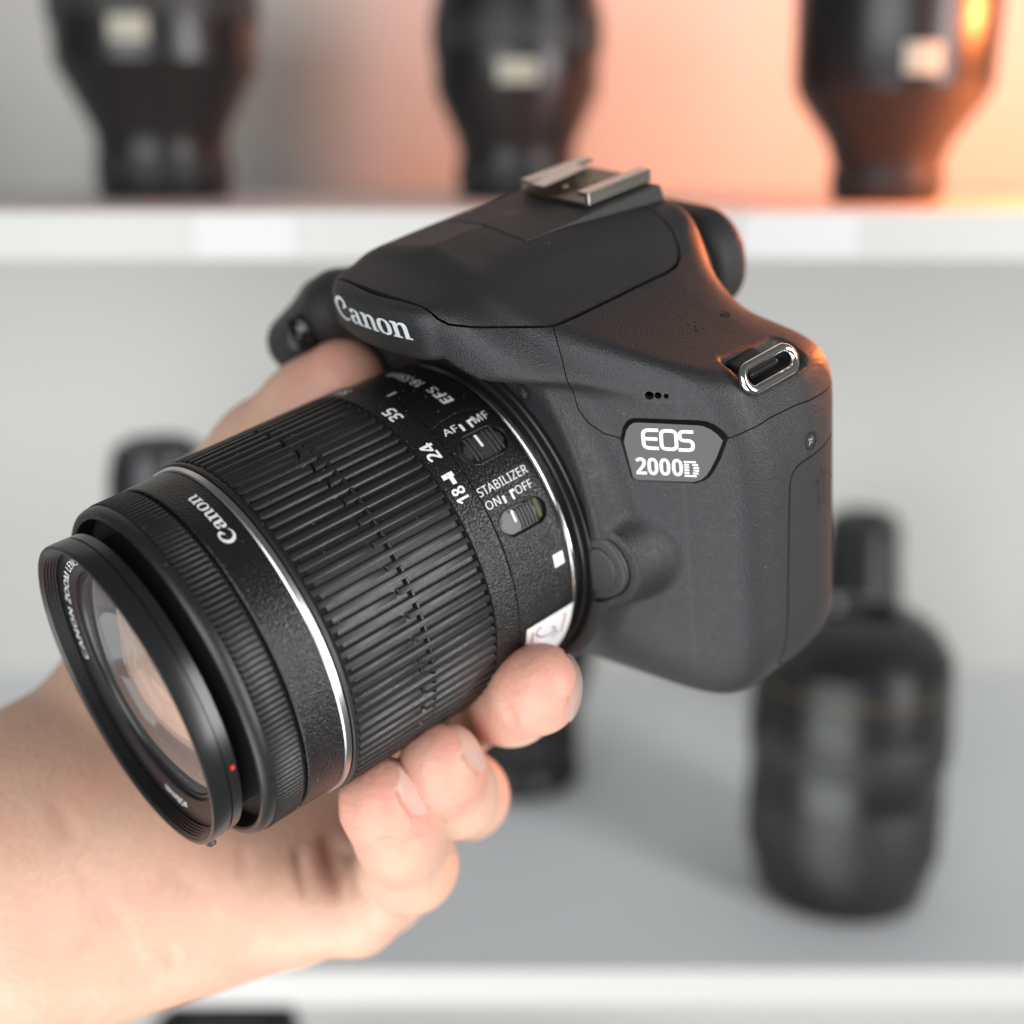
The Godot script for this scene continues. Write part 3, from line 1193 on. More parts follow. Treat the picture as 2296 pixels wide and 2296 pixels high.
func slider(lens: Node, z0: float, z1: float, deg: float, half: float, mark: float, ridges: Array, smooth_from: float) -> void:
	# switch knob sitting in its slot
	var g := Geo.new()
	var r := 34.35
	var a0 := deg_to_rad(deg)
	var cnt := 26
	var rows := []
	for i in cnt + 1:
		var z := lerpf(z0, z1, float(i) / cnt)
		var edge := minf(z - z0, z1 - z)
		var w := half * sqrt(clampf(edge / (half * 0.9), 0.02, 1.0)) if edge < half * 0.9 else half
		rows.append([z, w])
	var k0 := g.v.size()
	for i in cnt + 1:
		var z: float = rows[i][0]
		var w: float = rows[i][1]
		for j in 7:
			var s := lerpf(-1.0, 1.0, j / 6.0)
			var rr := r + (0.0 if absf(s) < 0.9 and i > 0 and i < cnt else -0.8)
			var a := a0 + s * w / r
			var d := Vector3(cos(a), sin(a), 0)
			g.add(d * rr + Vector3(0, 0, z), d)
	for i in cnt:
		for j in 6:
			var q := k0 + i * 7 + j
			g.quad(q, q + 1, q + 8, q + 7)
	var knob := part("switch_knob", g, M.knob_plastic, lens)
	for z in ridges:
		var rg := Geo.new()
		var path := []
		for j in 7:
			var a := a0 + lerpf(-0.88, 0.88, j / 6.0) * half / r
			path.append(Vector3(cos(a), sin(a), 0) * (r + 0.1) + Vector3(0, 0, z))
		part("ridge", tube(path, 0.26, 6), M.knob_plastic, knob)
	part("switch_mark", print_on(bars([[-0.28, -half * 0.1, 0.56, half * 0.95]]), 1.0, on_barrel(r + 0.12, mark, deg, true)), M.white_print, knob)

func dome(z0: float, r: float, bulge: float, segs := 64) -> Geo:
	var R := (r * r + bulge * bulge) / (2.0 * bulge)
	var prof := []
	for j in 15:
		var q := r * (1.0 - j / 14.0)
		prof.append(Vector2(z0 + bulge - R + sqrt(R * R - q * q), maxf(q, 0.01)))
	return lathe(prof, segs, 60.0)

func build_lens() -> void:
	var lens := thing("zoom_lens", "black zoom lens gripped by the hand, with white focal length markings", "camera lens", held)
	part("mount_collar", lathe([Vector2(0.4, 33.0), Vector2(1.35, 33.3), Vector2(1.6, 33.75), Vector2(2.3, 34.0), Vector2(2.8, 33.75), Vector2(3.0, 33.3)], 200, 50.0), M.chrome, lens)
	# fixed barrel with two switch slots cut into it
	var prof := [Vector2(2.9, 32.6), Vector2(3.0, 33.5), Vector2(3.6, 34.05), Vector2(4.2, 34.3), Vector2(4.35, 34.5)]
	for j in 34:
		prof.append(Vector2(4.75 + j * 0.385, 34.5))
	prof.append_array([Vector2(17.65, 34.5), Vector2(17.95, 34.2), Vector2(17.95, 32.0)])
	var g := lathe(prof, 480, 20.0)
	var s1 := slot(5.3, 16.3, 51.7, 3.15, 34.5)
	var s2 := slot(5.4, 16.6, 25.6, 2.7, 34.5)
	var two := split(g, func(p: Vector3) -> float: return minf(s1.call(p), s2.call(p)), 0.0, 0.9)
	part("lens_barrel", two[0], M.barrel_plastic, lens)
	var floor_: Geo = two[1]
	var fl := Geo.new()
	for j in floor_.v.size():
		var p := floor_.v[j]
		var d := Vector3(p.x, p.y, 0).normalized()
		fl.add(p - d * 0.9, floor_.n[j])
	fl.t = floor_.t
	part("switch_slot", fl, M.matte_black, lens)
	for q in [[5.3, 16.3, 51.7, 3.15], [5.4, 16.6, 25.6, 2.7]]:
		var path := []
		for j in 40:
			var a := TAU * j / 40.0
			var zc: float = (q[1] - q[3] if cos(a) > 0.0 else q[0] + q[3]) + (q[3] + 0.12) * cos(a)
			var ph: float = deg_to_rad(q[2]) + (q[3] + 0.12) * sin(a) / 34.5
			path.append(Vector3(cos(ph), sin(ph), 0) * 34.46 + Vector3(0, 0, zc))
		part("slot_rim", tube(path, 0.16, 6, true), M.black_plastic, lens)
	slider(lens, 5.7, 14.9, 51.7, 2.9, 11.0, [7.2, 8.2, 9.2, 12.6, 13.6], 0.0)
	slider(lens, 7.6, 16.2, 25.6, 2.45, 13.0, [8.6, 9.4, 10.2, 11.0, 11.8], 0.0)
	part("slot_dust", print_on(bars([[0.0, -1.9, 0.9, 3.8]]), 1.0, on_barrel(33.68, 7.3, 25.6, true)), M.brass_dust, lens)
	# faint raised panel line round the switches
	var pl := []
	for q in [[17.4, 64.5], [15.0, 65.5], [12.0, 66.2], [9.0, 66.0], [6.6, 64.4], [5.2, 61.5]]:
		pl.append(Vector3(cos(deg_to_rad(q[1])), sin(deg_to_rad(q[1])), 0) * 34.44 + Vector3(0, 0, q[0]))
	part("panel_edge", tube(pl, 0.13, 6), M.barrel_plastic, lens)
	pl = []
	for q in [[17.3, 14.0], [14.0, 14.2], [10.0, 15.2], [7.0, 17.0], [5.4, 19.6], [4.9, 23.0]]:
		pl.append(Vector3(cos(deg_to_rad(q[1])), sin(deg_to_rad(q[1])), 0) * 34.44 + Vector3(0, 0, q[0]))
	part("panel_edge", tube(pl, 0.13, 6), M.barrel_plastic, lens)
	# printing on the barrel
	var rb := 34.55
	var af := Geo.new()
	af.join(fit_text("AF", font_sans, 3.4, 1.55, on_barrel(rb, 16.25, 59.7, true)))
	af.join(fit_text("MF", font_sans, 3.5, 1.75, on_barrel(rb, 9.0, 59.2, true)))
	af.join(print_on(bars([[0.0, 0.0, 0.55, 1.7], [2.0, -0.1, 0.5, 1.9], [2.0, 1.3, 1.2, 0.5]]), 1.0, on_barrel(rb, 12.3, 58.7, true)))
	part("focus_switch_print", af, M.white_print, lens)
	var st := Geo.new()
	st.join(fit_text("STABILIZER", font_sans, 12.1, 1.75, on_barrel(rb, 17.7, 37.1, true)))
	st.join(fit_text("ON", font_sans, 3.4, 1.65, on_barrel(rb, 17.55, 32.4, true)))
	st.join(fit_text("OFF", font_sans, 4.0, 1.65, on_barrel(rb, 10.2, 32.4, true)))
	st.join(print_on(bars([[0.0, 0.0, 0.55, 1.5], [2.0, -0.1, 0.5, 1.8], [2.0, 1.3, 1.1, 0.5]]), 1.0, on_barrel(rb, 13.5, 31.9, true)))
	part("stabilizer_print", st, M.white_print, lens)
	var ef := Geo.new()
	ef.join(fit_text("EF", font_bold, 3.7, 2.4, on_barrel(rb, 8.6, 71.0, false, 1.0, 0.1)))
	ef.join(fit_text("S", font_sans, 1.7, 2.0, on_barrel(rb, 8.9, 78.0, false, 1.0, 0.1)))
	ef.join(fit_text("18-55mm", font_sans, 11.6, 2.3, on_barrel(rb, 9.2, 84.0, false, 1.0, 0.1)))
	part("range_print", ef, M.white_print, lens)
	part("mount_index", print_on(bars([[0.0, 0.0, 2.55, 2.75]]), 1.0, on_barrel(rb, 7.65, 4.6, true)), M.white_print, lens)
	part("focal_index", print_on(bars([[0.0, 0.0, 0.45, 2.2]]), 1.0, on_barrel(rb, 15.4, 86.5, false)), M.white_print, lens)
	# sticker with two ruled lines and handwriting
	var paper := Geo.new()
	var cols := 22
	for i in cols + 1:
		var deg := lerpf(-12.4, -47.0, float(i) / cols)
		for j in 2:
			var a := deg_to_rad(deg - (0.4 if j == 1 else 0.0))
			var d := Vector3(cos(a), sin(a), 0)
			paper.add(d * (34.58 + (0.12 if i == 0 else 0.0)) + Vector3(0, 0, 16.0 - 0.5 * i / cols if j == 0 else 3.6), d)
	for i in cols:
		paper.quad(i * 2, i * 2 + 1, i * 2 + 3, i * 2 + 2)
	var stick := part("sticker", paper, M.paper, lens, "white paper sticker with red lines and blue handwriting")
	for z in [14.2, 5.6]:
		part("red_line", print_on(bars([[-6.9, -0.17, 6.0, 0.34]]), 1.0, on_barrel(34.62, z, -14.2, false)), M.red_ink, stick)
	var ink := stroke(rounded([Vector2(-1.1, 1.4), Vector2(-0.9, 2.3), Vector2(-2.3, 2.8), Vector2(-4.2, 1.2), Vector2(-5.2, -1.0), Vector2(-4.6, -2.7), Vector2(-3.4, -2.6), Vector2(-3.1, -1.4)], 0.7), 0.16)
	ink.append_array(stroke(rounded([Vector2(-5.6, -2.3), Vector2(-5.2, -3.0), Vector2(-5.8, -3.9), Vector2(-6.9, -3.5), Vector2(-6.8, -2.5), Vector2(-6.1, -2.1)], 0.4), 0.15))
	part("handwriting", print_on(ink, 1.0, on_barrel(34.62, 10.6, -14.0, false)), M.blue_ink, stick)
	# zoom ring
	var zr := part("zoom_ring", lathe([Vector2(18.15, 32.0), Vector2(18.15, 34.8), Vector2(18.4, 35.0), Vector2(23.5, 35.0), Vector2(23.7, 34.95)], 240, 20.0), M.barrel_plastic, lens)
	var grip := lathe([Vector2(23.7, 34.95), Vector2(23.9, 35.0), Vector2(24.0, 33.8), Vector2(54.6, 33.8), Vector2(56.6, 34.85), Vector2(56.9, 35.05), Vector2(57.4, 35.0), Vector2(57.55, 34.6), Vector2(57.55, 33.0)], 240, 20.0)
	grip.join(ribs(91, 24.0, 56.3, 33.75, 35.05, 0.5, [41.3, 41.9], 0.2))
	for k in 91:
		var a := TAU * (k + 0.5) / 91.0
		var d := Vector3(cos(a), sin(a), 0)
		grip.join(round_box(Vector3(1.1, 1.25, 0.55), 0.15, 1), frame(d * 34.3 + Vector3(0, 0, 38.8), d, Vector3(-sin(a), cos(a), 0)))
	part("rubber_grip", grip, M.rubber, zr)
	var num := Geo.new()
	var rs := 35.05
	num.join(fit_text("18", font_bold, 3.3, 2.8, on_barrel(rs, 19.9, 37.9, false)))
	num.join(print_on(bars([[1.45, 0.0, 1.05, 2.5], [0.0, 0.35, 1.45, 0.95]]), 1.0, on_barrel(rs, 20.2, 44.4, false)))
	num.join(fit_text("24", font_bold, 4.1, 2.8, on_barrel(rs, 19.9, 53.6, false)))
	num.join(fit_text("35", font_bold, 3.9, 2.8, on_barrel(rs, 19.9, 72.8, false)))
	num.join(fit_text("55", font_bold, 3.9, 2.4, on_barrel(rs, 20.2, 100.0, false)))
	part("focal_numbers", num, M.white_print, zr)
	# chrome line, name band
	part("chrome_ring", lathe([Vector2(57.65, 33.0), Vector2(57.7, 34.35), Vector2(57.95, 34.62), Vector2(59.0, 34.55), Vector2(59.25, 34.3), Vector2(59.25, 33.5)], 220, 25.0), M.chrome_satin, lens)
	var band := part("name_band", lathe([Vector2(59.3, 33.0), Vector2(59.3, 34.1), Vector2(59.45, 34.2), Vector2(66.6, 34.0), Vector2(66.85, 33.8), Vector2(66.85, 32.0)], 220, 20.0), M.band_plastic, lens)
	var lt := logo_letters()
	part("name_lettering", print_on(lt, 13.9 / width_of(lt), on_barrel(34.2, 61.5, 60.0, false)), M.white_print, band)
	# focus ring
	var fr := lathe([Vector2(67.15, 32.0), Vector2(67.15, 33.5), Vector2(67.35, 33.7), Vector2(67.7, 33.0), Vector2(72.5, 33.0), Vector2(73.5, 33.7), Vector2(74.3, 33.75), Vector2(75.2, 33.5), Vector2(75.7, 33.0), Vector2(75.8, 32.3), Vector2(75.5, 31.9), Vector2(74.0, 31.7), Vector2(72.0, 31.6)], 240, 30.0)
	fr.join(ribs(174, 67.4, 73.6, 32.9, 33.95, 0.5, [], 0.4))
	part("focus_ring", fr, M.rubber, lens)
	part("inner_barrel", lathe([Vector2(72.0, 31.6), Vector2(72.0, 27.6), Vector2(78.2, 27.6)], 120, 20.0), M.matte_black, lens)
	# filter barrel with its thread
	var fb := [Vector2(78.0, 27.0), Vector2(78.0, 30.0), Vector2(78.25, 30.35), Vector2(80.1, 30.45), Vector2(80.2, 30.2), Vector2(80.45, 30.2), Vector2(80.55, 30.5), Vector2(83.5, 30.55), Vector2(83.9, 30.4), Vector2(84.05, 30.05), Vector2(83.95, 29.65)]
	for j in 5:
		var z := 83.75 - j * 0.52
		fb.append_array([Vector2(z, 29.45 - j * 0.2), Vector2(z - 0.22, 29.2 - j * 0.2), Vector2(z - 0.3, 29.05 - j * 0.2), Vector2(z - 0.5, 29.3 - j * 0.2)])
	part("filter_barrel", lathe(fb, 200, 40.0), M.black_plastic, lens)
	part("bezel", lathe([Vector2(81.05, 28.6), Vector2(80.9, 27.9), Vector2(80.1, 24.0), Vector2(79.9, 23.7), Vector2(79.3, 23.5), Vector2(79.3, 22.9), Vector2(78.9, 22.6)], 160, 25.0), M.black_plastic, lens)
	part("bezel_name", fit_text("CANON ZOOM LENS", font_sans, 34.0, 1.35, on_face(25.3, 80.44, -168.0, 0.2)), M.white_print, lens)
	part("bezel_diameter", fit_text("\u00f858mm", font_sans, 8.6, 1.35, on_face(25.3, 80.44, -78.0, 0.2)), M.white_print, lens)
	var red := print_on(bars([[-0.5, 0.0, 1.0, 0.75]]), 1.0, on_barrel(30.6, 78.7, -3.6, false))
	part("red_mark", red, M.red_print, lens)
	for deg in [-58.0]:
		var nub := Geo.new()
		var a := deg_to_rad(deg)
		nub.join(round_box(Vector3(1.6, 2.2, 1.6), 0.4), frame(Vector3(cos(a), sin(a), 0) * 31.0 + Vector3(0, 0, 82.0), Vector3(cos(a), sin(a), 0), Vector3(-sin(a), cos(a), 0)))
		part("hood_tab", nub, M.black_plastic, lens)
	# glass
	part("front_element", dome(78.9, 22.8, 3.4), M.front_glass, lens)
	part("second_element", dome(75.0, 17.5, 5.2), M.inner_glass, lens)
	part("third_element", dome(71.5, 13.0, 1.2), M.inner_glass, lens)
	part("inner_tube", lathe([Vector2(78.9, 22.6), Vector2(77.6, 22.2), Vector2(77.2, 21.2), Vector2(76.2, 20.6), Vector2(75.0, 19.4), Vector2(73.6, 18.6), Vector2(72.5, 17.2), Vector2(66.0, 13.0), Vector2(62.0, 9.0), Vector2(62.0, 0.01)], 96, 20.0), M.gloss_black, lens)

func fit_text(text: String, f: Font, width: float, cap: float, place: Callable) -> Geo:
	var t := letters(text, f)
	var k := width / width_of(t)
	var o := []
	for p in t:
		o.append(Vector2(p.x * k, p.y * cap))
	return print_on(o, 1.0, place)


# ---------------------------------------------------------------- the hand
func skin_color(p: Vector3, noise: FastNoiseLite) -> Color:
	var base := Color(0.67, 0.425, 0.31)
	var pink := Color(0.69, 0.325, 0.245)
	var k := 0.0
	for j in FINGERS.size() - 1:
		var c: Array = FINGERS[j]
		var tip := Vector3(c[-1][0], c[-1][1], c[-1][2])
		k = maxf(k, 1.0 - smoothstep(6.0, 19.0, p.distance_to(tip)))
	k = clampf(k * 0.75 + 0.45 * noise.get_noise_3dv(p * 1.0) + 0.12, 0.0, 1.0)
	var c := base.lerp(pink, k)
	var s := 1.0 + 0.07 * noise.get_noise_3dv(p * 3.1 + Vector3(40, 0, 0))
	return Color(c.r * s, c.g * s, c.b * s)

func build_hand() -> void:
	make_bones()
	var hand := thing("hand", "bare hand with palm up gripping the lens from below", "hand", held)
	var g := nets(hand_field, Vector3(-112, -126, -12), Vector3(56, 48, 196), 1.3, hand_near)
	print("hand ", g.v.size(), " ", Time.get_ticks_msec())
	var tips := []
	for j in 4:
		tips.append(Vector3(FINGERS[j][-1][0], FINGERS[j][-1][1], FINGERS[j][-1][2]))
	all_live()
	var was := g.v.size()
	g = refine(g, func(p: Vector3) -> float:
		var d := 1e9
		for q in tips.slice(1):
			d = minf(d, p.distance_to(q) - 13.0)
		return maxf(d, 0.0), 0.01, 2)
	for j in range(was, g.v.size()):
		var f0 := hand_field(g.v[j])
		g.v[j] -= g.n[j] * f0
	var folds := CREASES.duplicate()
	for q in NAILS:
		folds.append_array(nail_folds(q))
	for w in folds:
		var lo_p := Vector3(w[2], w[3], w[4])
		var hi_p := lo_p
		for k in range(2, w.size() - 2, 3):
			lo_p = lo_p.min(Vector3(w[k], w[k + 1], w[k + 2]))
			hi_p = hi_p.max(Vector3(w[k], w[k + 1], w[k + 2]))
		var box := AABB(lo_p, hi_p - lo_p).grow(3.0 * w[1])
		for j in g.v.size():
			if not box.has_point(g.v[j]):
				continue
			var near := 1e9
			var dir := Vector3.ZERO
			for k in range(2, w.size() - 3, 3):
				var a := Vector3(w[k], w[k + 1], w[k + 2])
				var b := Vector3(w[k + 3], w[k + 4], w[k + 5])
				var q := g.v[j] - Geometry3D.get_closest_point_to_segment(g.v[j], a, b)
				if q.length() < near:
					near = q.length()
					dir = q
			if near < 3.0 * w[1]:
				dir -= g.n[j] * dir.dot(g.n[j])
				var d := dir.length()
				var a := Vector3(w[2], w[3], w[4])
				var b := Vector3(w[-3], w[-2], w[-1])
				var fade := 1.0 if w.size() > 20 else 1.0 - smoothstep(0.45, 1.05, g.v[j].distance_to((a + b) * 0.5) / (a.distance_to(b) * 0.5))
				var e: float = w[0] * fade * exp(-d * d / (w[1] * w[1]))
				g.v[j] -= g.n[j] * e
				g.n[j] = (g.n[j] - dir * (2.0 * e / (w[1] * w[1]))).normalized()
	var noise := FastNoiseLite.new()
	noise.seed = 4
	noise.frequency = 0.06
	for p in g.v:
		g.c.append(skin_color(p, noise))
	part("skin", g, M.skin, hand)
	all_live()
	# nails: [finger, dorsal direction in the camera's axes, half angle, length]
	for q in NAILS:
		build_nail(hand, q)

const NAILS := [[1, Vector3(0.46, -0.39, -0.80), 52.0, 9.5], [2, Vector3(0.07, -0.35, -0.93), 50.0, 9.0], [3, Vector3(0.331, -0.242, -0.876), 55.0, 9.0], [0, Vector3(-0.5, 0.3, -0.8), 50.0, 12.0]]

func nail_place(q: Array, s: float, u: float) -> Array:
	# point of the fingertip's surface under the nail and the direction out of it
	var c: Array = FINGERS[q[0]]
	live.resize(0)
	for j in bone_of.size():
		if bone_of[j] == q[0]:
			live.append(j)
	var tip := Vector3(c[-1][0], c[-1][1], c[-1][2])
	var ax := (tip - Vector3(c[-3][0], c[-3][1], c[-3][2])).normalized()
	var up: Vector3 = q[1]
	up = (up - ax * up.dot(ax)).normalized()
	var side := ax.cross(up)
	var o: Vector3 = tip + ax * (5.4 - q[3] * s)
	var an: float = deg_to_rad(q[2]) * u * (1.0 - 0.3 * pow(absf(2.0 * s - 1.0), 4.0))
	var d := (up * cos(an) + side * sin(an)).normalized()
	var lo := 0.0
	var hi := 14.0
	for it in 18:
		var m := (lo + hi) * 0.5
		if hand_field(o + d * m) < 0.0:
			lo = m
		else:
			hi = m
	return [o + d * maxf(lo, 3.0), d]

func nail_folds(q: Array) -> Array:
	# the skin sinks in round the sides and the root of the nail
	var o := [0.5, 0.75]
	for k in 17:
		var t := k / 16.0
		var s := 0.12 + 0.88 * minf(1.0, minf(t, 1.0 - t) * 2.6)
		var u := clampf((t - 0.5) * 4.2, -1.04, 1.04)
		var p: Vector3 = nail_place(q, s, u)[0]
		o.append_array([p.x, p.y, p.z])
	all_live()
	return [o]

func build_nail(hand: Node, q: Array) -> void:
	var n := Geo.new()
	var rows := 26
	var cols := 26
	for i in rows + 1:
		for j in cols + 1:
			var r := nail_place(q, float(i) / rows, lerpf(-1.0, 1.0, float(j) / cols))
			var edge := i == 0 or i == rows or j == 0 or j == cols
			n.add(r[0] + r[1] * (-0.5 if edge else 0.26), r[1])
	for i in rows:
		for j in cols:
			var k := i * (cols + 1) + j
			n.quad(k, k + 1, k + cols + 2, k + cols + 1)
	part("fingernail", n, M.nail, hand)


# ---------------------------------------------------------------- the shelves behind
func slab(called: String, lo: Vector3, hi: Vector3, m: Material, parent: Node, r := 0.0008) -> MeshInstance3D:
	var g := Geo.new()
	g.join(round_box((hi - lo) * 1000.0, r * 1000.0, 2), Transform3D(Basis.IDENTITY, (lo + hi) * 500.0))
	return part(called, g, m, parent)

func build_shelves() -> void:
	var unit := thing("display_shelf", "pale grey shelving with white front edges, behind the camera", "shelf", Transform3D.IDENTITY)
	slab("back_panel", Vector3(-0.75, 0.4, -0.87), Vector3(0.75, 2.1, -0.85), M.wall_paint, unit)
	for y in [1.4313, 1.107, 0.782]:
		var s := slab("shelf_board", Vector3(-0.75, y - 0.0175, -0.8495), Vector3(0.75, y, -0.5065), M.shelf_laminate, unit)
		slab("edge_strip", Vector3(-0.75, y - 0.0178, -0.5062), Vector3(0.75, y + 0.0004, -0.504), M.shelf_edge, s, 0.0006)
	var a := thing("price_label", "white price label on the upper shelf edge below the broad-hooded lens", "label", Transform3D.IDENTITY, "price labels on the shelf edge")
	slab("card", Vector3(-0.120, 1.4145, -0.5038), Vector3(-0.081, 1.431, -0.5032), M.label_card, a, 0.0002)
	var b := thing("price_label", "white price label on the upper shelf edge below the orange-lit lens", "label", Transform3D.IDENTITY, "price labels on the shelf edge")
	slab("card", Vector3(0.086, 1.4145, -0.5038), Vector3(0.130, 1.431, -0.5032), M.label_card, b, 0.0002)

func shelf_lens(label: String, at: Vector3, body: Array, grips: Array, rings: Array, window: Array, group: String) -> void:
	# body: [height, radius] from the foot up; grips: [from, to, radius]; rings: [height, radius, material]; window: [height, radius, width, height]
	var x := Transform3D(Basis(Vector3.RIGHT, -PI / 2), at)
	var o := thing("display_lens", label, "camera lens", x, group)
	var prof := [Vector2(0.0, 0.01)]
	for q in body:
		prof.append(Vector2(q[0], q[1]))
	prof.append(Vector2(body[-1][0], body[-1][1] - 4.0))
	prof.append(Vector2(body[-1][0] - 6.0, body[-1][1] - 6.0))
	prof.append(Vector2(body[-1][0] - 6.5, 0.01))
	part("barrel", lathe(prof, 72, 25.0), M.black_plastic, o)
	for q in grips:
		var g := lathe([Vector2(q[0], q[2] - 1.0), Vector2(q[0], q[2]), Vector2(q[1], q[2]), Vector2(q[1], q[2] - 1.0)], 72, 20.0)
		g.join(ribs(60, q[0] + 0.5, q[1] - 0.5, q[2], q[2] + 0.9, 0.6, [], 0.5))
		part("grip_ring", g, M.rubber, o)
	for q in rings:
		part("trim_ring", lathe([Vector2(q[0] - 0.9, q[1]), Vector2(q[0] - 0.6, q[1] + 0.5), Vector2(q[0] + 0.6, q[1] + 0.5), Vector2(q[0] + 0.9, q[1])], 72, 30.0), q[2], o)
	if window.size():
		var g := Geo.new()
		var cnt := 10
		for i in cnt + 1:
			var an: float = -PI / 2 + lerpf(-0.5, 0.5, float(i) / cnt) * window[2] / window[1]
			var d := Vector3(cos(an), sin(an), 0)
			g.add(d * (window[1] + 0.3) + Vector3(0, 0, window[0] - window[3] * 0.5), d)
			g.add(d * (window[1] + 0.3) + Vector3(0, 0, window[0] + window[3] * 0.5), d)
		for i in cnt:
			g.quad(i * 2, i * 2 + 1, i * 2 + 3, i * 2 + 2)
		part("scale_window_glint", g, M.glint_cream, o)  # scale window with its highlight painted in as a cream patch

func build_background() -> void:
	build_shelves()
	var y := 1.4316
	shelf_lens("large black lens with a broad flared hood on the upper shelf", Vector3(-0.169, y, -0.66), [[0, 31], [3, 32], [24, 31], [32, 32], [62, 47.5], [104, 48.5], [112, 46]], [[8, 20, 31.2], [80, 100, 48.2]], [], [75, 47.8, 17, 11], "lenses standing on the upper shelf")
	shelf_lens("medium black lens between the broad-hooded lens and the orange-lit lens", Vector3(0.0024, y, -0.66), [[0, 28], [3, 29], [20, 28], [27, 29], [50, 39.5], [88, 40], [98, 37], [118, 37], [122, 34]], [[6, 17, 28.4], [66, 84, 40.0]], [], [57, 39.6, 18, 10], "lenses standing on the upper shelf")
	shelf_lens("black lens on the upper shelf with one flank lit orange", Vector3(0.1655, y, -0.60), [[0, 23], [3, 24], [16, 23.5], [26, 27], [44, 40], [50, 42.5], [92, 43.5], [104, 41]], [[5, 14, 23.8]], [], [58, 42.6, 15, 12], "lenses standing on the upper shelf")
	var low := 1.1073
	shelf_lens("small black lens standing behind the gold-ringed lens on the lower shelf", Vector3(0.211, low, -0.76), [[0, 26], [3, 28], [60, 28], [90, 25], [110, 23], [132, 22], [138, 17]], [[20, 50, 28.2]], [], [], "lenses standing on the lower shelf")
	shelf_lens("squat black lens with a dull gold ring standing beside the camera body", Vector3(0.1595, low, -0.575), [[0, 34], [3, 40], [20, 44], [100, 46.5], [122, 45], [132, 39], [138, 32], [141, 24]], [[24, 58, 44.8], [74, 92, 46.0]], [[112, 45.4, M.gold_ring]], [], "lenses standing on the lower shelf")
	shelf_lens("black lens with narrow top standing behind the hand", Vector3(-0.1585, low, -0.575), [[0, 40], [3, 44], [20, 45], [110, 46], [140, 45], [158, 34], [166, 24], [205, 23], [218, 20], [222, 15]], [[30, 70, 45.4], [90, 118, 46.0]], [], [], "lenses standing on the lower shelf")
	shelf_lens("black lens whose top shows under the lower shelf edge", Vector3(-0.137, 0.7823, -0.54), [[0, 34], [3, 36], [150, 37], [255, 38], [268, 35]], [[100, 200, 37.4]], [], [], "lenses on the lowest shelf")
	shelf_lens("black lens with pinched waist standing below the camera and the fingertips", Vector3(0.004, low, -0.69), [[0, 24], [1, 31], [5, 35.5], [10, 36], [15, 33.5], [38, 33], [52, 36], [64, 40], [80, 42], [130, 42], [150, 38], [160, 36]], [[18, 36, 33.2], [90, 120, 42.0]], [], [], "lenses standing on the lower shelf")
	orange_lamp("glowing orange tube lamp at the end of the upper shelf", Vector3(0.335, y, -0.53), LAMP)

func orange_lamp(label: String, at: Vector3, energy: float) -> void:
	var lamp := thing("orange_lamp", label, "lamp", Transform3D(Basis(Vector3.RIGHT, -PI / 2), at))
	part("lamp_foot", lathe([Vector2(0, 0.01), Vector2(0, 22), Vector2(4, 22), Vector2(6, 19), Vector2(8, 13), Vector2(14, 12.5), Vector2(14, 0.01)], 40), M.black_plastic, lamp)
	part("lamp_tube", lathe([Vector2(14, 12.0), Vector2(150, 12.0), Vector2(157, 10), Vector2(161, 6), Vector2(162, 0.01)], 40, 40.0), M.lamp_glow, lamp)
	var o := OmniLight3D.new()
	o.name = "lamp_light"
	lamp.add_child(o)
	o.position = Vector3(0, 0, 0.085)
	o.light_color = lin(1.0, 0.23, 0.06)
	o.light_energy = energy
	o.light_size = 0.012
	o.omni_range = 5.0
	o.omni_attenuation = 2.0
	o.shadow_enabled = true


# ---------------------------------------------------------------- everything
const LAMP := 0.22

func broad_light(called: String, from: Vector3, to: Vector3, size: Vector2, energy: float, col: Color) -> void:
	var l := AreaLight3D.new()
	l.name = called
	add_child(l)
	l.look_at_from_position(from, to, Vector3.UP)
	l.area_size = size
	l.area_range = 8.0
	l.light_energy = energy
	l.light_color = col
	l.shadow_enabled = true

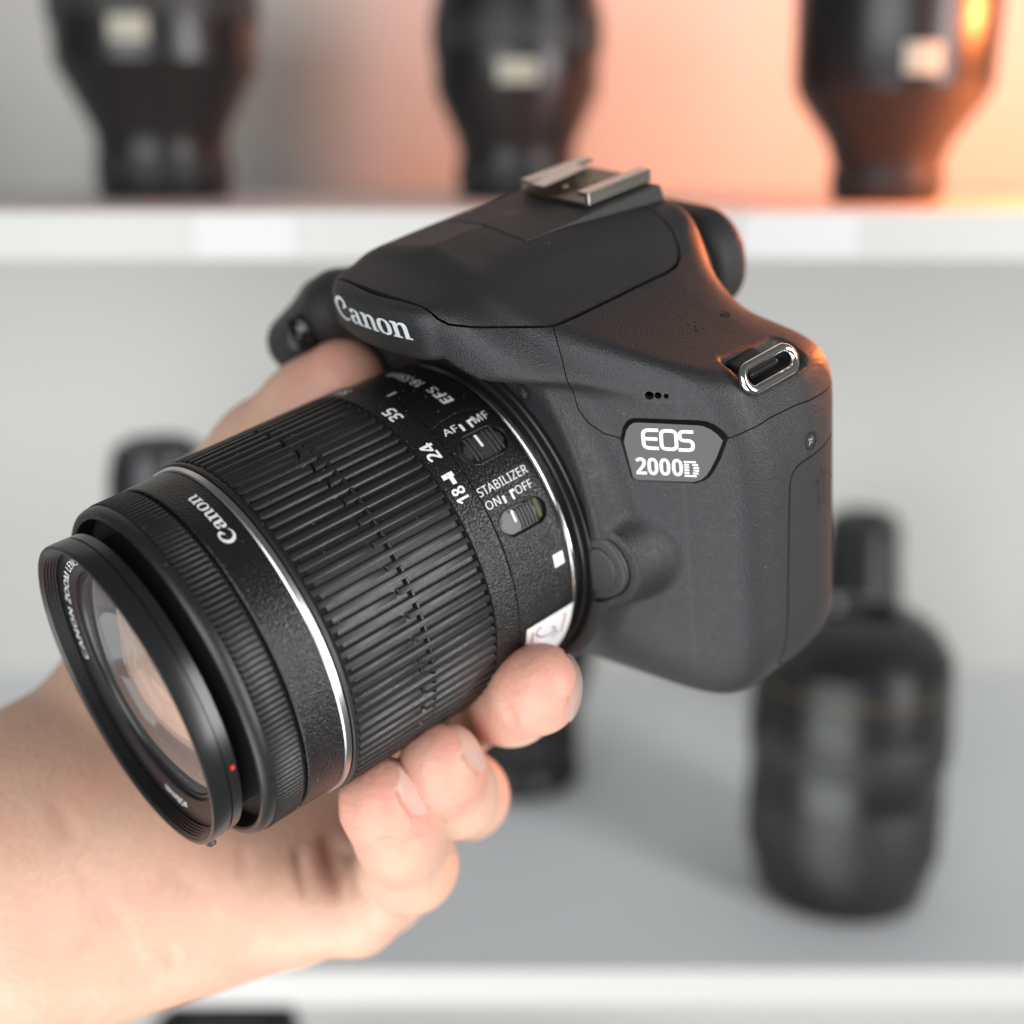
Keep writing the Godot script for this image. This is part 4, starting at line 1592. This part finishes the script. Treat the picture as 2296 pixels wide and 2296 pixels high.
func _ready() -> void:
	# camera
	var cam := Camera3D.new()
	cam.name = "photo_camera"
	add_child(cam)
	cam.transform = Transform3D(Basis(Vector3.RIGHT, deg_to_rad(PITCH)), CAM_POS)
	var at := CameraAttributesPhysical.new()
	at.frustum_focal_length = 30.79
	at.frustum_focus_distance = 0.238
	at.exposure_aperture = 4.0
	at.frustum_near = 0.02
	at.frustum_far = 20.0
	cam.attributes = at
	cam.near = 0.02
	cam.far = 20.0
	cam.fov = 42.58
	cam.current = true
	# surroundings: a plain interior, no sky
	var env := Environment.new()
	env.background_mode = Environment.BG_COLOR
	env.background_color = lin(0.12, 0.12, 0.12)
	env.tonemap_mode = Environment.TONE_MAPPER_LINEAR
	env.tonemap_exposure = 0.94
	env.sdfgi_enabled = true
	env.ssao_enabled = true
	env.ssil_enabled = true
	var we := WorldEnvironment.new()
	we.environment = env
	add_child(we)
	# two broad windows: one behind the photographer to the left, one to the right; plus an added bounce from below
	var c := cam.transform
	var target := c * Vector3(0, 0, -0.27)
	broad_light("window_behind", c * Vector3(-0.6, -0.2, 1.05), target, Vector2(1.3, 0.9), 2.1, lin(0.95, 0.98, 1.0))
	broad_light("counter_bounce", c * Vector3(-0.42, -0.95, 0.1), target, Vector2(1.1, 0.8), 1.4, lin(0.97, 0.99, 1.0))  # added upward area light, standing in for bounce off an unseen bright counter
	broad_light("window_right", c * Vector3(0.95, -0.1, 0.3), target, Vector2(0.34, 1.0), 1.6, lin(1.0, 1.0, 1.0))
	# the held camera
	held = c * Transform3D(Basis(Vector3(0.65305, -0.31396, 0.68917), Vector3(-0.12088, 0.85514, 0.50411), Vector3(-0.74761, -0.41252, 0.5205)), Vector3(-8.1146, 0.7754, -282.531) * MM)
	held.basis = held.basis.orthonormalized()
	font_sans = sys_font("Droid Sans", 400)
	font_bold = sys_font("Droid Sans", 700)
	font_serif = sys_font("Droid Serif", 700)
	make_materials()
	print("materials ", Time.get_ticks_msec())
	build_background()
	build_hand()
	build_body()
	build_lens()
	build_dust()
	print("done ", Time.get_ticks_msec())

func build_dust() -> void:
	# lint and dust specks that have settled on the lens and the body
	var rng := RandomNumberGenerator.new()
	rng.seed = 9
	var lens := get_node("zoom_lens")
	var g := Geo.new()
	for k in 230:
		var a := deg_to_rad(rng.randf_range(-40.0, 110.0))
		var z := rng.randf_range(5.0, 75.0)
		var r := 34.56 if z < 18.0 else 35.08 if z < 57.0 else 34.22 if z < 67.0 else 33.95
		var u := Vector3(cos(a), sin(a), 0)
		g.join(round_box(Vector3(rng.randf_range(0.08, 0.26), rng.randf_range(0.06, 0.14), 0.05), 0.02, 1), frame(u * r + Vector3(0, 0, z), Vector3(-sin(a), cos(a), 0).rotated(u, rng.randf() * TAU), Vector3(0, 0, 1).rotated(u, 0.3)))
	part("dust", g, M.dust, lens).set_meta("kind", "stuff")
	var cam := get_node("camera_body")
	var b := Geo.new()
	for k in 90:
		var p := Vector3(rng.randf_range(-20.0, 61.0), rng.randf_range(-30.0, 58.0), 30.0)
		if rng.randf() < 0.4:
			p.y = 70.0
			p.z = rng.randf_range(-45.0, 12.0)
		var dir := Vector3(0, 0, -1) if p.z > 20.0 else Vector3(0, -1, 0)
		for it in 60:
			var d := body_field(p)
			p += dir * d * 0.8
			if absf(d) < 0.02 or p.z < -40.0 or p.y < -20.0:
				break
		if Vector2(p.x, p.y).length() < 40.0 or absf(body_field(p)) > 0.1:
			continue
		var m := body_normal(p)
		var x := frame(p + m * 0.02, m.cross(Vector3(0.2, 0.5, 0.8)).rotated(m, rng.randf() * TAU), m.cross(Vector3(0.7, 0.1, 0.3)))
		b.join(round_box(Vector3(rng.randf_range(0.1, 0.34), rng.randf_range(0.07, 0.13), 0.1), 0.02, 1), x)
	part("dust", b, M.dust, cam).set_meta("kind", "stuff")

func sys_font(called: String, weight: int) -> SystemFont:
	var f := SystemFont.new()
	f.font_names = PackedStringArray([called])
	f.font_weight = weight
	return f
